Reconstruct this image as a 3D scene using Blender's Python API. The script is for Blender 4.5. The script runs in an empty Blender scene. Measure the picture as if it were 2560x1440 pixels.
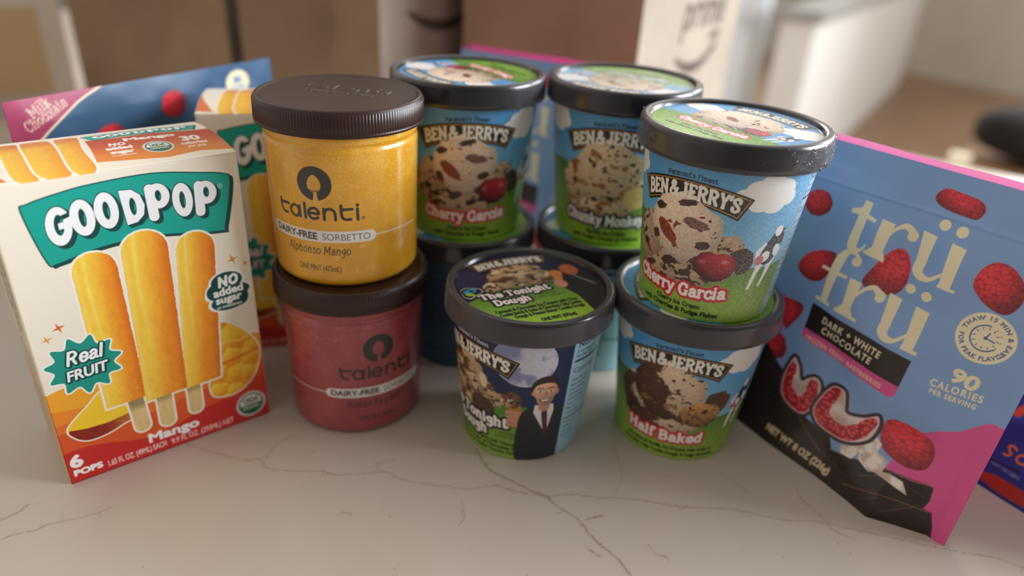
import bpy, math, random
import numpy as np
from mathutils import Matrix, Vector

random.seed(7)
SC = bpy.context.scene
COL = SC.collection
PI = math.pi

# ------------------------------------------------------------------ camera, light, exposure
F_PX, PITCH, ROLL, CAM_Z = 1779.28, 0.485, 0.06218, 0.28652
cd = bpy.data.cameras.new('camera'); cam = bpy.data.objects.new('camera', cd); COL.objects.link(cam)
_up = Vector((0, math.sin(PITCH), math.cos(PITCH))); _x = Vector((1, 0, 0))
_fw = Vector((0, math.cos(PITCH), -math.sin(PITCH)))
_r = _x*math.cos(ROLL) + _up*math.sin(ROLL); _u = -_x*math.sin(ROLL) + _up*math.cos(ROLL)
cam.matrix_world = Matrix(((_r.x, _u.x, -_fw.x, 0), (_r.y, _u.y, -_fw.y, 0), (_r.z, _u.z, -_fw.z, CAM_Z), (0, 0, 0, 1)))
cd.sensor_width = 36; cd.lens = F_PX/2560*36; cd.clip_start = .02; cd.clip_end = 60
cd.dof.use_dof = True; cd.dof.focus_distance = .356; cd.dof.aperture_fstop = 2.9
SC.camera = cam

W = bpy.data.worlds.new('ambient'); SC.world = W; W.use_nodes = True
_nt = W.node_tree; _bg = _nt.nodes['Background']      # room bounce: warm all round, lobe added above the back to brighten lid rims
_tc = _nt.nodes.new('ShaderNodeTexCoord'); _dp = _nt.nodes.new('ShaderNodeVectorMath'); _dp.operation = 'DOT_PRODUCT'; _dp.inputs[1].default_value = (.15, .62, .77)
_mr = _nt.nodes.new('ShaderNodeMapRange'); _mr.interpolation_type = 'SMOOTHSTEP'
for _i, _v in ((1, .30), (2, .85), (3, .265), (4, .88)): _mr.inputs[_i].default_value = _v
_nt.links.new(_tc.outputs['Generated'], _dp.inputs[0]); _nt.links.new(_dp.outputs['Value'], _mr.inputs[0]); 
_d2 = _nt.nodes.new('ShaderNodeVectorMath'); _d2.operation = 'DOT_PRODUCT'; _d2.inputs[1].default_value = (-.95, -.15, .27)      # soft fill added from the left, no source seen there
_m2 = _nt.nodes.new('ShaderNodeMapRange'); _m2.interpolation_type = 'SMOOTHSTEP'; _ad = _nt.nodes.new('ShaderNodeMath'); _ad.operation = 'ADD'
for _i, _v in ((1, .30), (2, .95), (3, 0), (4, .40)): _m2.inputs[_i].default_value = _v
_nt.links.new(_tc.outputs['Generated'], _d2.inputs[0]); _nt.links.new(_d2.outputs['Value'], _m2.inputs[0]); _nt.links.new(_mr.outputs[0], _ad.inputs[0]); _nt.links.new(_m2.outputs[0], _ad.inputs[1]); _nt.links.new(_ad.outputs[0], _bg.inputs[1])
_bg.inputs[0].default_value = (1.0, .91, .82, 1)

def area(name, loc, target, size, power, color):
    l = bpy.data.lights.new(name, 'AREA'); l.shape = 'RECTANGLE'; l.size, l.size_y = size
    l.energy = power; l.color = color
    o = bpy.data.objects.new(name, l); COL.objects.link(o); o.location = loc
    o.rotation_euler = (Vector(target)-Vector(loc)).to_track_quat('-Z', 'Y').to_euler()
    return o
area('window_daylight', (2.3, .55, .85), (0, .45, .15), (1.3, 1.1), 105, (.88, .94, 1.0))
area('rear_window_daylight', (2.8, 2.8, 1.3), (.9, 1.0, .0), (1.4, 1.4), 55, (.9, .95, 1.0))
area('back_window_daylight', (.95, 6.5, 2.0), (.05, .5, .15), (1.1, 2.0), 110, (1.0, .97, .92))

vs = SC.view_settings
vs.view_transform = 'Standard'; vs.look = 'None'; vs.exposure = 0; vs.gamma = 1; vs.use_curve_mapping = False

# ------------------------------------------------------------------ small helpers
def rgb(*c): return np.array(c, float)/255.
def lin(c):
    c = np.clip(np.asarray(c, float), 0, 1)
    return np.where(c <= .04045, c/12.92, ((c+.055)/1.055)**2.4)
def tag(o, label, cat, group=None, kind=None):
    o['label'] = label; o['category'] = cat
    if group: o['group'] = group
    if kind: o['kind'] = kind
    return o
def thing(name, label, cat, loc=(0, 0, 0), rz=0, group=None):
    o = bpy.data.objects.new(name, None); COL.objects.link(o); o.empty_display_size = .02
    o.location = loc; o.rotation_euler = (0, 0, rz)
    return tag(o, label, cat, group)

def mat_print(name, rough=.5, coat=0., spec=.5, sss=0., bump=0., bscale=900, alpha=None):
    m = bpy.data.materials.new(name); m.use_nodes = True
    nt = m.node_tree; b = nt.nodes['Principled BSDF']
    a = nt.nodes.new('ShaderNodeAttribute'); a.attribute_name = 'Col'
    nt.links.new(a.outputs['Color'], b.inputs['Base Color'])
    b.inputs['Roughness'].default_value = rough; b.inputs['Coat Weight'].default_value = coat
    b.inputs['Coat Roughness'].default_value = .12; b.inputs['Specular IOR Level'].default_value = spec
    if bump:
        n = nt.nodes.new('ShaderNodeTexNoise'); n.inputs['Scale'].default_value = bscale; n.inputs['Detail'].default_value = 3
        t = nt.nodes.new('ShaderNodeTexCoord'); nt.links.new(t.outputs['Object'], n.inputs['Vector'])
        bp = nt.nodes.new('ShaderNodeBump'); bp.inputs['Strength'].default_value = bump; bp.inputs['Distance'].default_value = .0005
        nt.links.new(n.outputs['Fac'], bp.inputs['Height']); nt.links.new(bp.outputs['Normal'], b.inputs['Normal'])
    return m
def mat_noise(name, c0, c1, scale=20, rough=.5, coat=0, detail=4, bump=0, bscale=None, stretch=(1, 1, 1), metallic=0, coatrough=.1):
    m = bpy.data.materials.new(name); m.use_nodes = True
    nt = m.node_tree; b = nt.nodes['Principled BSDF']
    t = nt.nodes.new('ShaderNodeTexCoord'); mp = nt.nodes.new('ShaderNodeMapping')
    mp.inputs['Scale'].default_value = stretch
    nt.links.new(t.outputs['Object'], mp.inputs['Vector'])
    n = nt.nodes.new('ShaderNodeTexNoise'); n.inputs['Scale'].default_value = scale; n.inputs['Detail'].default_value = detail
    nt.links.new(mp.outputs['Vector'], n.inputs['Vector'])
    r = nt.nodes.new('ShaderNodeValToRGB')
    r.color_ramp.elements[0].color = (*lin(rgb(*c0)), 1); r.color_ramp.elements[1].color = (*lin(rgb(*c1)), 1)
    r.color_ramp.elements[0].position = .35; r.color_ramp.elements[1].position = .65
    nt.links.new(n.outputs['Fac'], r.inputs['Fac']); nt.links.new(r.outputs['Color'], b.inputs['Base Color'])
    b.inputs['Roughness'].default_value = rough; b.inputs['Coat Weight'].default_value = coat
    b.inputs['Coat Roughness'].default_value = coatrough; b.inputs['Metallic'].default_value = metallic
    if bump:
        n2 = nt.nodes.new('ShaderNodeTexNoise'); n2.inputs['Scale'].default_value = bscale or scale*4; n2.inputs['Detail'].default_value = 4
        nt.links.new(mp.outputs['Vector'], n2.inputs['Vector'])
        bp = nt.nodes.new('ShaderNodeBump'); bp.inputs['Strength'].default_value = bump; bp.inputs['Distance'].default_value = .001
        nt.links.new(n2.outputs['Fac'], bp.inputs['Height']); nt.links.new(bp.outputs['Normal'], b.inputs['Normal'])
    return m

class MB:
    """collects grids and polygons with a colour per vertex, links them as ONE mesh object"""
    def __init__(s): s.v = []; s.c = []; s.f = []; s.n = 0
    def grid(s, P, C=(128, 128, 128), mat=0, wrap=False, flip=False, smooth=True):
        P = np.asarray(P, float); n, m = P.shape[:2]
        if not isinstance(C, np.ndarray): C = np.broadcast_to(rgb(*C), (n, m, 3))
        elif C.ndim == 1: C = np.broadcast_to(C, (n, m, 3))
        i = np.arange(n*m).reshape(n, m) + s.n
        if wrap: i = np.concatenate([i, i[:, :1]], 1)
        q = np.stack([i[:-1, :-1], i[:-1, 1:], i[1:, 1:], i[1:, :-1]], -1).reshape(-1, 4)
        if flip: q = q[:, ::-1]
        s.v.append(P.reshape(-1, 3)); s.c.append(lin(C).reshape(-1, 3)); s.n += n*m
        s.f.append((q, mat, smooth))
    def poly(s, P, C=(128, 128, 128), mat=0, smooth=False):
        P = np.asarray(P, float); k = len(P)
        s.v.append(P); s.c.append(np.broadcast_to(lin(rgb(*C)), (k, 3))); s.f.append((np.arange(k).reshape(1, k)+s.n, mat, smooth)); s.n += k
    def box(s, lo, hi, C=(128, 128, 128), mat=0, R=None):
        x0, y0, z0 = lo; x1, y1, z1 = hi
        c = np.array([[x, y, z] for z in (z0, z1) for y in (y0, y1) for x in (x0, x1)], float)
        if R is not None: c = R(c)
        for f in ((0, 2, 3, 1), (4, 5, 7, 6), (0, 1, 5, 4), (2, 6, 7, 3), (0, 4, 6, 2), (1, 3, 7, 5)): s.poly(c[list(f)], C, mat)
    def lathe(s, prof, seg=96, C=(128, 128, 128), mat=0, smooth=True):
        th = np.linspace(0, 2*PI, seg, endpoint=False)
        P = np.array([[[r*math.sin(t), -r*math.cos(t), z] for t in th] for r, z in prof])
        s.grid(P, C, mat, wrap=True, smooth=smooth)
    def build(s, name, mats, parent=None, kind=None):
        me = bpy.data.meshes.new(name)
        V = np.concatenate(s.v); me.vertices.add(len(V)); me.vertices.foreach_set('co', V.astype(np.float32).ravel())
        tot = sum(f.size for f, _, _ in s.f); nf = sum(len(f) for f, _, _ in s.f)
        me.loops.add(tot); me.polygons.add(nf)
        me.loops.foreach_set('vertex_index', np.concatenate([f.ravel() for f, _, _ in s.f]).astype(np.int32))
        ls = []; o = 0; mi = []; sm = []
        for f, m, k in s.f:
            ls.append(o+np.arange(len(f))*f.shape[1]); o += f.size; mi.append(np.full(len(f), m)); sm.append(np.full(len(f), k))
        me.polygons.foreach_set('loop_start', np.concatenate(ls).astype(np.int32))
        me.polygons.foreach_set('material_index', np.concatenate(mi).astype(np.int32))
        me.polygons.foreach_set('use_smooth', np.concatenate(sm).astype(bool))
        a = me.color_attributes.new('Col', 'FLOAT_COLOR', 'POINT')
        C = np.concatenate(s.c); a.data.foreach_set('color', np.concatenate([C, np.ones((len(C), 1))], 1).astype(np.float32).ravel())
        me.update(calc_edges=True); me.validate()
        for m in (mats if isinstance(mats, (list, tuple)) else [mats]): me.materials.append(m)
        ob = bpy.data.objects.new(name, me); COL.objects.link(ob)
        if parent: ob.parent = parent
        if kind: ob['kind'] = kind
        return ob

# ------------------------------------------------------------------ noise for printed pictures
_rs = np.random.RandomState(3); _tab = _rs.rand(256, 256)
def vn(x, y, sd=0):
    x = np.asarray(x, float)+sd*17.3; y = np.asarray(y, float)+sd*9.7
    xi = np.floor(x).astype(int); yi = np.floor(y).astype(int); fx = x-xi; fy = y-yi
    fx = fx*fx*(3-2*fx); fy = fy*fy*(3-2*fy); t = lambda a, b: _tab[a & 255, b & 255]
    return (t(xi, yi)*(1-fx)+t(xi+1, yi)*fx)*(1-fy)+(t(xi, yi+1)*(1-fx)+t(xi+1, yi+1)*fx)*fy
def fbm(x, y, o=4, sd=0):
    a, s, k, w = 0, 0, 1., 1.
    for i in range(o): a = a+vn(x*k, y*k, sd+i)*w; s += w; k *= 2.03; w *= .5
    return a/s
def worley(x, y, sd=0):
    x = np.asarray(x, float); y = np.asarray(y, float)
    xi = np.floor(x).astype(int); yi = np.floor(y).astype(int); d = np.full(x.shape, 9.); dx_ = np.zeros(x.shape); dy_ = np.zeros(x.shape)
    for i in (-1, 0, 1):
        for j in (-1, 0, 1):
            px = xi+i+_tab[(xi+i+sd*7) & 255, (yi+j) & 255]; py = yi+j+_tab[(xi+i+91) & 255, (yi+j+sd*5+37) & 255]
            q = np.hypot(x-px, y-py); k = q < d; d = np.where(k, q, d); dx_ = np.where(k, x-px, dx_); dy_ = np.where(k, y-py, dy_)
    return d, dx_, dy_
def sst(a, b, x): t = np.clip((x-a)/(b-a), 0, 1); return t*t*(3-2*t)
def mix(a, b, t):
    t = np.asarray(t)
    a = np.asarray(a, float); b = np.asarray(b, float)
    return a*(1-t[..., None])+b*t[..., None]

# ------------------------------------------------------------------ signed distances of printed shapes (mm)
def segd(x, y, A, B):
    d = np.full(x.shape, 1e9)
    for a, b in zip(A, B):
        bx, by = b[0]-a[0], b[1]-a[1]; L = bx*bx+by*by+1e-12
        t = np.clip(((x-a[0])*bx+(y-a[1])*by)/L, 0, 1)
        d = np.minimum(d, (x-a[0]-t*bx)**2+(y-a[1]-t*by)**2)
    return np.sqrt(d)
def inside(x, y, A, B):
    c = np.zeros(x.shape, bool)
    for a, b in zip(A, B):
        if a[1] == b[1]: continue
        k = (a[1] > y) != (b[1] > y)
        c ^= k & (x < (b[0]-a[0])*(y-a[1])/(b[1]-a[1])+a[0])
    return c
class Sh:
    def __init__(s, f, bb): s.f = f; s.bb = bb
def poly(P):
    P = np.asarray(P, float); A = P; B = np.roll(P, -1, 0)
    def f(x, y): d = segd(x, y, A, B); return np.where(inside(x, y, A, B), -d, d)
    return Sh(f, (P[:, 0].min(), P[:, 0].max(), P[:, 1].min(), P[:, 1].max()))
def segs(A, B):
    A = np.asarray(A); B = np.asarray(B); Q = np.concatenate([A, B])
    def f(x, y): d = segd(x, y, A, B); return np.where(inside(x, y, A, B), -d, d)
    return Sh(f, (Q[:, 0].min(), Q[:, 0].max(), Q[:, 1].min(), Q[:, 1].max()))
def stroke(P, r):
    P = np.asarray(P, float); R = np.atleast_1d(np.asarray(r, float)); R = np.interp(np.linspace(0, 1, len(P)), np.linspace(0, 1, len(R)), R) if len(R) > 1 else np.full(len(P), R[0])
    def f(x, y):
        d = np.full(x.shape, 1e9)
        if len(P) == 1: return np.hypot(x-P[0][0], y-P[0][1])-R[0]
        for i in range(len(P)-1):
            a, b = P[i], P[i+1]; bx, by = b-a; L = bx*bx+by*by+1e-12
            t = np.clip(((x-a[0])*bx+(y-a[1])*by)/L, 0, 1)
            d = np.minimum(d, np.hypot(x-a[0]-t*bx, y-a[1]-t*by)-(R[i]+(R[i+1]-R[i])*t))
        return d
    m = R.max(); return Sh(f, (P[:, 0].min()-m, P[:, 0].max()+m, P[:, 1].min()-m, P[:, 1].max()+m))
def union(L):
    L = list(L); bb = np.array([l.bb for l in L])
    def f(x, y):
        d = L[0].f(x, y)
        for l in L[1:]: d = np.minimum(d, l.f(x, y))
        return d
    return Sh(f, (bb[:, 0].min(), bb[:, 1].max(), bb[:, 2].min(), bb[:, 3].max()))
def ell(cx, cy, a, b, rot=0, wob=0, wf=3, sd=0):
    c, s = math.cos(rot), math.sin(rot); m = max(a, b)*(1+wob)
    def f(x, y):
        u = ((x-cx)*c+(y-cy)*s)/a; v = (-(x-cx)*s+(y-cy)*c)/b; r = np.hypot(u, v)
        if wob:
            t = np.arctan2(v, u); r = r-wob*2*(fbm(np.cos(t)*wf+5, np.sin(t)*wf+5, 3, sd)-.5)
        return (r-1)*min(a, b)
    return Sh(f, (cx-m, cx+m, cy-m, cy+m))
def smooth(P, k=7, closed=False):
    P = np.asarray(P, float); n = len(P); o = []
    rng = range(n if closed else n-1)
    for i in rng:
        g = (lambda j: P[j % n]) if closed else (lambda j: P[min(max(j, 0), n-1)])
        p0, p1, p2, p3 = g(i-1), g(i), g(i+1), g(i+2)
        for t in np.arange(k)/k:
            o.append(.5*(2*p1+(p2-p0)*t+(2*p0-5*p1+4*p2-p3)*t*t+(3*p1-p0-3*p2+p3)*t**3))
    if not closed: o.append(P[-1])
    return np.array(o)

class Cv:
    """a printed sheet: points X,Y in mm with a colour each; shapes are painted in order"""
    def __init__(s, X, Y, res, base=(255, 255, 255)):
        s.X, s.Y, s.res = X, Y, res; s.c = np.empty(X.shape+(3,)); s.c[:] = rgb(*base)
    def paint(s, sh, col, off=0, alpha=1., soft=None, d=(0, 0)):
        so = soft or s.res; m = off+so
        x0, x1, y0, y1 = sh.bb; k = (s.X > x0-m+d[0]) & (s.X < x1+m+d[0]) & (s.Y > y0-m+d[1]) & (s.Y < y1+m+d[1])
        if not k.any(): return
        x, y = s.X[k], s.Y[k]; dd = sh.f(x-d[0], y-d[1])-off
        a = np.clip(.5-dd/so, 0, 1)*alpha
        z = a > 0
        if not z.any(): return
        idx = np.nonzero(k); idx = tuple(i[z] for i in idx); a = a[z]
        c = col(x[z], y[z]) if callable(col) else rgb(*col)
        if isinstance(c, tuple): c, a2 = c; a = a*a2
        s.c[idx] = s.c[idx]*(1-a[:, None])+c*a[:, None]
    def all(s, col): s.c[:] = col(s.X, s.Y)
def axis(lo, hi, dlo, dhi, res, coarse):
    a = [np.arange(lo, dlo, coarse)] if dlo > lo else []
    b = [np.arange(dhi+coarse, hi, coarse)] if dhi < hi else []
    return np.concatenate(a+[np.linspace(max(lo, dlo), min(hi, dhi), int(round((min(hi, dhi)-max(lo, dlo))/res))+1)]+b+([np.array([hi])] if b else []))

# ------------------------------------------------------------------ lettering
GL = {  # stroke letters on a cap height of 10: advance, strokes ("~" smooth, "_" slab serif)
'A': (7, ['.4,0 3.5,10 6.6,0', '1.6,3.4 5.4,3.4']), 'B': (7.4, ['1.6,.2 1.6,9.8', '~1.6,9.6 4.2,9.6 5.7,7.6 4.2,5.3 1.6,5.3', '~1.6,5.3 4.6,5.3 6.3,2.8 4.6,.4 1.6,.4', '_0,9.7 2,9.7', '_0,.3 2,.3']),
'E': (6.9, ['1.6,.2 1.6,9.8', '1.6,5 4,5', '_0,9.6 6,9.6', '_0,.4 6.2,.4', '_5.7,9.8 5.7,7.4', '_6,.2 6,2.7', '_4.1,6.4 4.1,3.6']),
'N': (8.6, ['1.6,.2 1.6,9.8', '1.6,9.4 6.6,.6', '6.6,.2 6.6,9.8', '_0,9.7 2,9.7', '_0,.3 3.1,.3', '_5.1,9.7 8.2,9.7']),
'&': (8.6, ['~7.4,.6 2.6,6.6 2.6,9 4,9.8 5,8.4 4,6.4 1.2,3.6 1.2,1.2 3,.2 5.4,1.4 6.6,4.6', '_5.2,4.8 8,4.8']),
'J': (6.4, ['~4,9.8 4,3 3.2,.9 1.6,.6 .7,2.2', '_2.2,9.7 5.9,9.7']),
'R': (8, ['1.6,.2 1.6,9.8', '~1.6,9.6 4.5,9.6 6.1,7.4 4.5,5 1.6,5', '3.8,5 6.3,.4', '_0,9.7 2,9.7', '_0,.3 3.1,.3', '_5.2,.3 7.7,.3']),
'Y': (7, ['3.5,.2 3.5,4.5', '3.5,4.5 1.1,9.6', '3.5,4.5 5.9,9.6', '_0,9.7 2.5,9.7', '_4.6,9.7 7,9.7', '_2,.3 5,.3']),
"'": (2.2, ['1.2,9.8 .8,7.6']), 'S': (6.8, ['~5.6,7.4 5,9.2 3.2,9.6 1.3,8.3 1.6,6.3 4.8,4.2 5.6,2.2 3.6,.4 1.6,.8 .9,2.7', '_5.8,9.8 5.8,6.8', '_.7,3.2 .7,.2']),
'C': (7.4, ['~6.3,7.2 5.3,9.2 3.2,9.5 1.3,7 1.3,3 3.2,.5 5.3,.7 6.6,2.8', '_6.4,9.9 6.4,6.8']),
'G': (8, ['~6.3,7.2 5.3,9.2 3.2,9.5 1.3,7 1.3,3 3.2,.5 5.2,.8 6.3,2.6', '6.2,3.8 6.2,.5', '_4.5,4.2 7.7,4.2', '_6.4,9.9 6.4,6.8']),
'H': (8.6, ['1.6,.2 1.6,9.8', '6.6,.2 6.6,9.8', '1.6,5 6.6,5', '_0,9.7 3.1,9.7', '_0,.3 3.1,.3', '_5.1,9.7 8.2,9.7', '_5.1,.3 8.2,.3']),
'T': (7.4, ['3.6,.2 3.6,9.8', '_.2,9.6 7,9.6', '_.3,9.8 .3,7.2', '_6.9,9.8 6.9,7.2', '_2,.3 5.2,.3']),
'D': (7.8, ['1.6,.2 1.6,9.8', '~1.6,9.6 4.4,9.4 6.5,5 4.4,.6 1.6,.4', '_0,9.7 2,9.7', '_0,.3 2,.3']),
'V': (7.2, ['1.2,9.6 3.6,.5 6,9.6', '_0,9.7 2.6,9.7', '_4.6,9.7 7.2,9.7']), 'F': (6.4, ['1.6,.2 1.6,9.8', '1.6,5 4,5', '_0,9.6 5.8,9.6', '_5.6,9.8 5.6,7.2', '_0,.3 3.1,.3']),
'M': (9.4, ['1.5,.2 1.5,9.6', '1.5,9.4 4.6,3 7.7,9.4', '7.7,.2 7.7,9.6', '_0,9.7 1.8,9.7', '_7.4,9.7 9.2,9.7', '_0,.3 3,.3', '_6.2,.3 9.2,.3']),
'O': (7.6, ['~3.7,9.6 1.3,7.4 1.3,2.6 3.7,.4 6.1,2.6 6.1,7.4 3.7,9.6']), 'P': (7, ['1.6,.2 1.6,9.8', '~1.6,9.5 4.5,9.4 5.9,7 4.5,4.6 1.6,4.5', '_0,9.7 2,9.7', '_0,.3 3.1,.3']),
'h': (6.7, ['1.5,.2 1.5,9.8', '~1.5,5 3,6.8 4.7,6 4.9,4', '4.9,4 4.9,.2', '_0,9.7 1.6,9.7', '_.1,.3 2.9,.3', '_3.6,.3 6.3,.3']),
'e': (6.1, ['~1.3,3.6 5,3.6 4.8,5.8 3.2,6.7 1.5,5.6 1.2,3 2.2,.7 3.9,.4 5.3,1.7']),
'r': (5, ['1.5,.2 1.5,6.8', '~1.5,4.5 2.6,6.4 4.3,6.2', '_0,6.7 1.6,6.7', '_.1,.3 3.2,.3']),
'y': (6.4, ['1.2,6.6 3.2,.8', '5.3,6.6 3.2,.8', '~3.2,.8 2.2,-2.3 .7,-2.5', '_0,6.7 2.4,6.7', '_4.1,6.7 6.3,6.7']),
'a': (6.2, ['~1.3,5.6 3,6.7 4.6,5.4 4.6,1.4 5.8,.5', '~4.6,3.8 2.4,3.6 1.1,2 2,.5 3.6,.7 4.6,2']),
'c': (5.7, ['~5,5.2 4.2,6.5 2.6,6.6 1.2,5 1.2,2 2.6,.4 4.2,.6 5.2,1.9']), 'i': (3.4, ['1.6,.2 1.6,6.8', '1.6,9.2 1.6,9.4', '_.2,6.7 1.6,6.7', '_.1,.3 3.1,.3']),
'l': (3.4, ['1.6,.2 1.6,9.8', '_.2,9.7 1.6,9.7', '_.1,.3 3.1,.3']), 'f': (4.3, ['~4.4,9 3.4,9.7 2.1,9 1.8,7 1.8,.2', '_.3,6.5 3.8,6.5', '_.3,.3 3.4,.3']),
'k': (6.4, ['1.5,.2 1.5,9.8', '1.8,3.2 4.7,6.4', '2.8,4.2 5.2,.4', '_0,9.7 1.6,9.7', '_.1,.3 2.9,.3', '_3.8,6.7 5.9,6.7', '_4,.3 6.3,.3']),
'd': (6.5, ['4.7,9.8 4.7,.4', '~4.7,5.4 3,6.7 1.2,5.2 1.2,1.7 3,.4 4.7,1.6', '_3.3,9.7 4.8,9.7', '_4.7,.3 6.2,.3']),
'o': (6.2, ['~3.1,6.7 1.2,5 1.2,2 3.1,.4 5,2 5,5 3.1,6.7']), 'n': (6.7, ['1.5,.2 1.5,6.8', '~1.5,5 3,6.7 4.7,6 4.9,4', '4.9,4 4.9,.2', '_0,6.7 1.6,6.7', '_.1,.3 2.9,.3', '_3.6,.3 6.3,.3']),
'g': (6.1, ['~4.7,3.8 3,2 1.2,3.6 1.2,5.2 3,6.7 4.7,5.2 4.7,3.8', '~4.8,6.6 4.8,-.6 3.6,-2.6 1.3,-2.2', '_4.6,6.6 6,6.6']),
't': (4.7, ['~2,9 2,1.8 3,.5 4.3,1', '_.3,6.6 4.1,6.6']), 'u': (6.6, ['~1.5,6.8 1.5,1.8 3,.4 4.7,1.6', '4.8,6.8 4.8,.3', '_0,6.7 1.6,6.7', '_3.4,6.7 4.9,6.7', '_4.8,.3 6.2,.3']),
'm': (9.3, ['1.5,.2 1.5,6.8', '~1.5,5 2.9,6.7 4.2,6 4.4,4', '4.4,4 4.4,.2', '~4.4,5 5.8,6.7 7.1,6 7.3,4', '7.3,4 7.3,.2', '_0,6.7 1.6,6.7', '_.1,.3 2.8,.3', '_3.4,.3 5.6,.3', '_6.2,.3 8.8,.3']),
's': (5.5, ['~4.6,5.4 3.5,6.6 1.9,6.4 1.3,5.1 3,3.7 4.6,2.2 3.5,.5 1.9,.6 1,1.8']), 'p': (6.2, ['1.5,-3 1.5,6.8', '~1.5,5.4 3.2,6.7 5,5.2 5,1.8 3.2,.4 1.5,1.5']),
'b': (6.2, ['1.5,9.8 1.5,.3', '~1.5,5.4 3.2,6.7 5,5.2 5,1.8 3.2,.4 1.5,1.5']), ' ': (3.2, []), '\u2009': (1.1, []), '-': (4, ['.6,4 3.2,4'])}
def sk_width(t): return sum(GL[c][0] for c in t)
def sk(cv, t, x, y, h, col, w=1.1, sw=.55, serif=True, shear=0, align=0, fit=None, warp=None, passes=None, rot=0):
    """slab lettering drawn with strokes; h = cap height in mm, fit = total width in mm, w / sw half widths on the cap of 10"""
    k = h/10; W_ = sk_width(t)*k; kx = k if fit is None else k*fit/W_; W_ = sk_width(t)*kx
    x0 = {0: 0, 1: -W_/2, 2: -W_}[align]; glyphs = []
    cr, sr = math.cos(rot), math.sin(rot)
    def tr(px, py):
        X = x0+px*kx+py*k*shear; Y = py*k
        if warp: X, Y = warp(X, Y)
        return (x+X*cr-Y*sr, y+X*sr+Y*cr)
    ad = 0
    for ch in t:
        g = []
        for st in GL[ch][1]:
            se = st[0] == '_'; sm = st[0] == '~'
            P = [tuple(map(float, q.split(','))) for q in st.lstrip('_~').split()]
            if se:
                if not serif:
                    if ch in 'EFGTft': g.append(stroke([tr(ad+px, py) for px, py in P], w*k*.9))
                    continue
                (ax, ay), (bx, by) = P
                if ay == by: Q = [(ax, ay-sw), (bx, ay-sw), (bx, ay+sw), (ax, ay+sw)]
                else: Q = [(ax-sw, ay), (ax-sw, by), (ax+sw, by), (ax+sw, ay)]
                g.append(poly([tr(ad+px, py) for px, py in Q])); continue
            P = smooth(P, 6) if sm else P
            g.append(stroke([tr(ad+px, py) for px, py in P], w*(k+kx)/2))
        if g: glyphs.append(union(g))
        ad += GL[ch][0]
    for off, c, d in (passes or [(0, col, (0, 0))]):
        for g in glyphs: cv.paint(g, c, off, d=d)

_bf = {}
def bf(ch):
    """outline edges of one letter of the built-in typeface"""
    if ch in _bf: return _bf[ch]
    def edges(s):
        cu = bpy.data.curves.new('t', 'FONT'); cu.body = s; cu.size = 1; cu.resolution_u = 4
        o = bpy.data.objects.new('t', cu); COL.objects.link(o); bpy.context.view_layer.update()
        me = o.evaluated_get(bpy.context.evaluated_depsgraph_get()).to_mesh()
        V = np.array([v.co[:2] for v in me.vertices]).reshape(-1, 2); cnt = {}
        for p in me.polygons:
            vv = list(p.vertices)
            for a, b in zip(vv, vv[1:]+vv[:1]): cnt[(min(a, b), max(a, b))] = cnt.get((min(a, b), max(a, b)), 0)+1
        E = [e for e, n in cnt.items() if n == 1]
        bpy.data.objects.remove(o); bpy.data.curves.remove(cu)
        return (V[[e[0] for e in E]], V[[e[1] for e in E]]) if E else (np.zeros((0, 2)), np.zeros((0, 2)))
    if 'I' not in _bf and ch != 'I': bf('I')
    A, B = edges(ch); A2, B2 = edges(ch+'I') if ch != ' ' else edges('I I')
    if ch == ' ':
        adv = A2[:, 0].max()-edges('II')[0][:, 0].max()
    else:
        I = edges('I')[0]; adv = A2[:, 0].max()-I[:, 0].max()
    _bf[ch] = (A, B, adv); return _bf[ch]
CAP = None
def tx(cv, t, x, y, h, col, bold=0, align=0, shear=0, fit=None, track=0, warp=None, rot=0, passes=None):
    """sans lettering; h = cap height mm, bold = outline growth mm, fit = total width mm"""
    global CAP
    if CAP is None: CAP = bf('H')[0][:, 1].max()
    k = h/CAP; W_ = sum(bf(c)[2]*k+track for c in t)-track; kx = k
    if fit: kx = k*(fit-track*(len(t)-1))/(W_-track*(len(t)-1)); W_ = fit
    x0 = {0: 0, 1: -W_/2, 2: -W_}[align]; cr, sr = math.cos(rot), math.sin(rot); ad = x0; gl = []
    for c in t:
        A, B, adv = bf(c)
        if len(A):
            def tr(P):
                X = ad+P[:, 0]*kx+P[:, 1]*k*shear; Y = P[:, 1]*k
                if warp: X, Y = warp(X, Y)
                return np.stack([x+X*cr-Y*sr, y+X*sr+Y*cr], 1)
            gl.append(segs(tr(A), tr(B)))
        ad += adv*kx+track
    for off, c, d in (passes or [(bold, col, (0, 0))]):
        for g in gl: cv.paint(g, c, off, d=d)
def arcw(R, up=True):
    """warp a line of text onto a circle of radius R about the origin (angle 0 at the top, or the bottom when up is False)"""
    def f(X, Y):
        a = X/R
        return ((R+Y)*np.sin(a), (R+Y)*np.cos(a)) if up else ((R-Y)*np.sin(a), -(R-Y)*np.cos(a))
    return f
def par(s, hw): return lambda X, Y: (X, Y+s*(1-(X/hw)**2))

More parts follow.
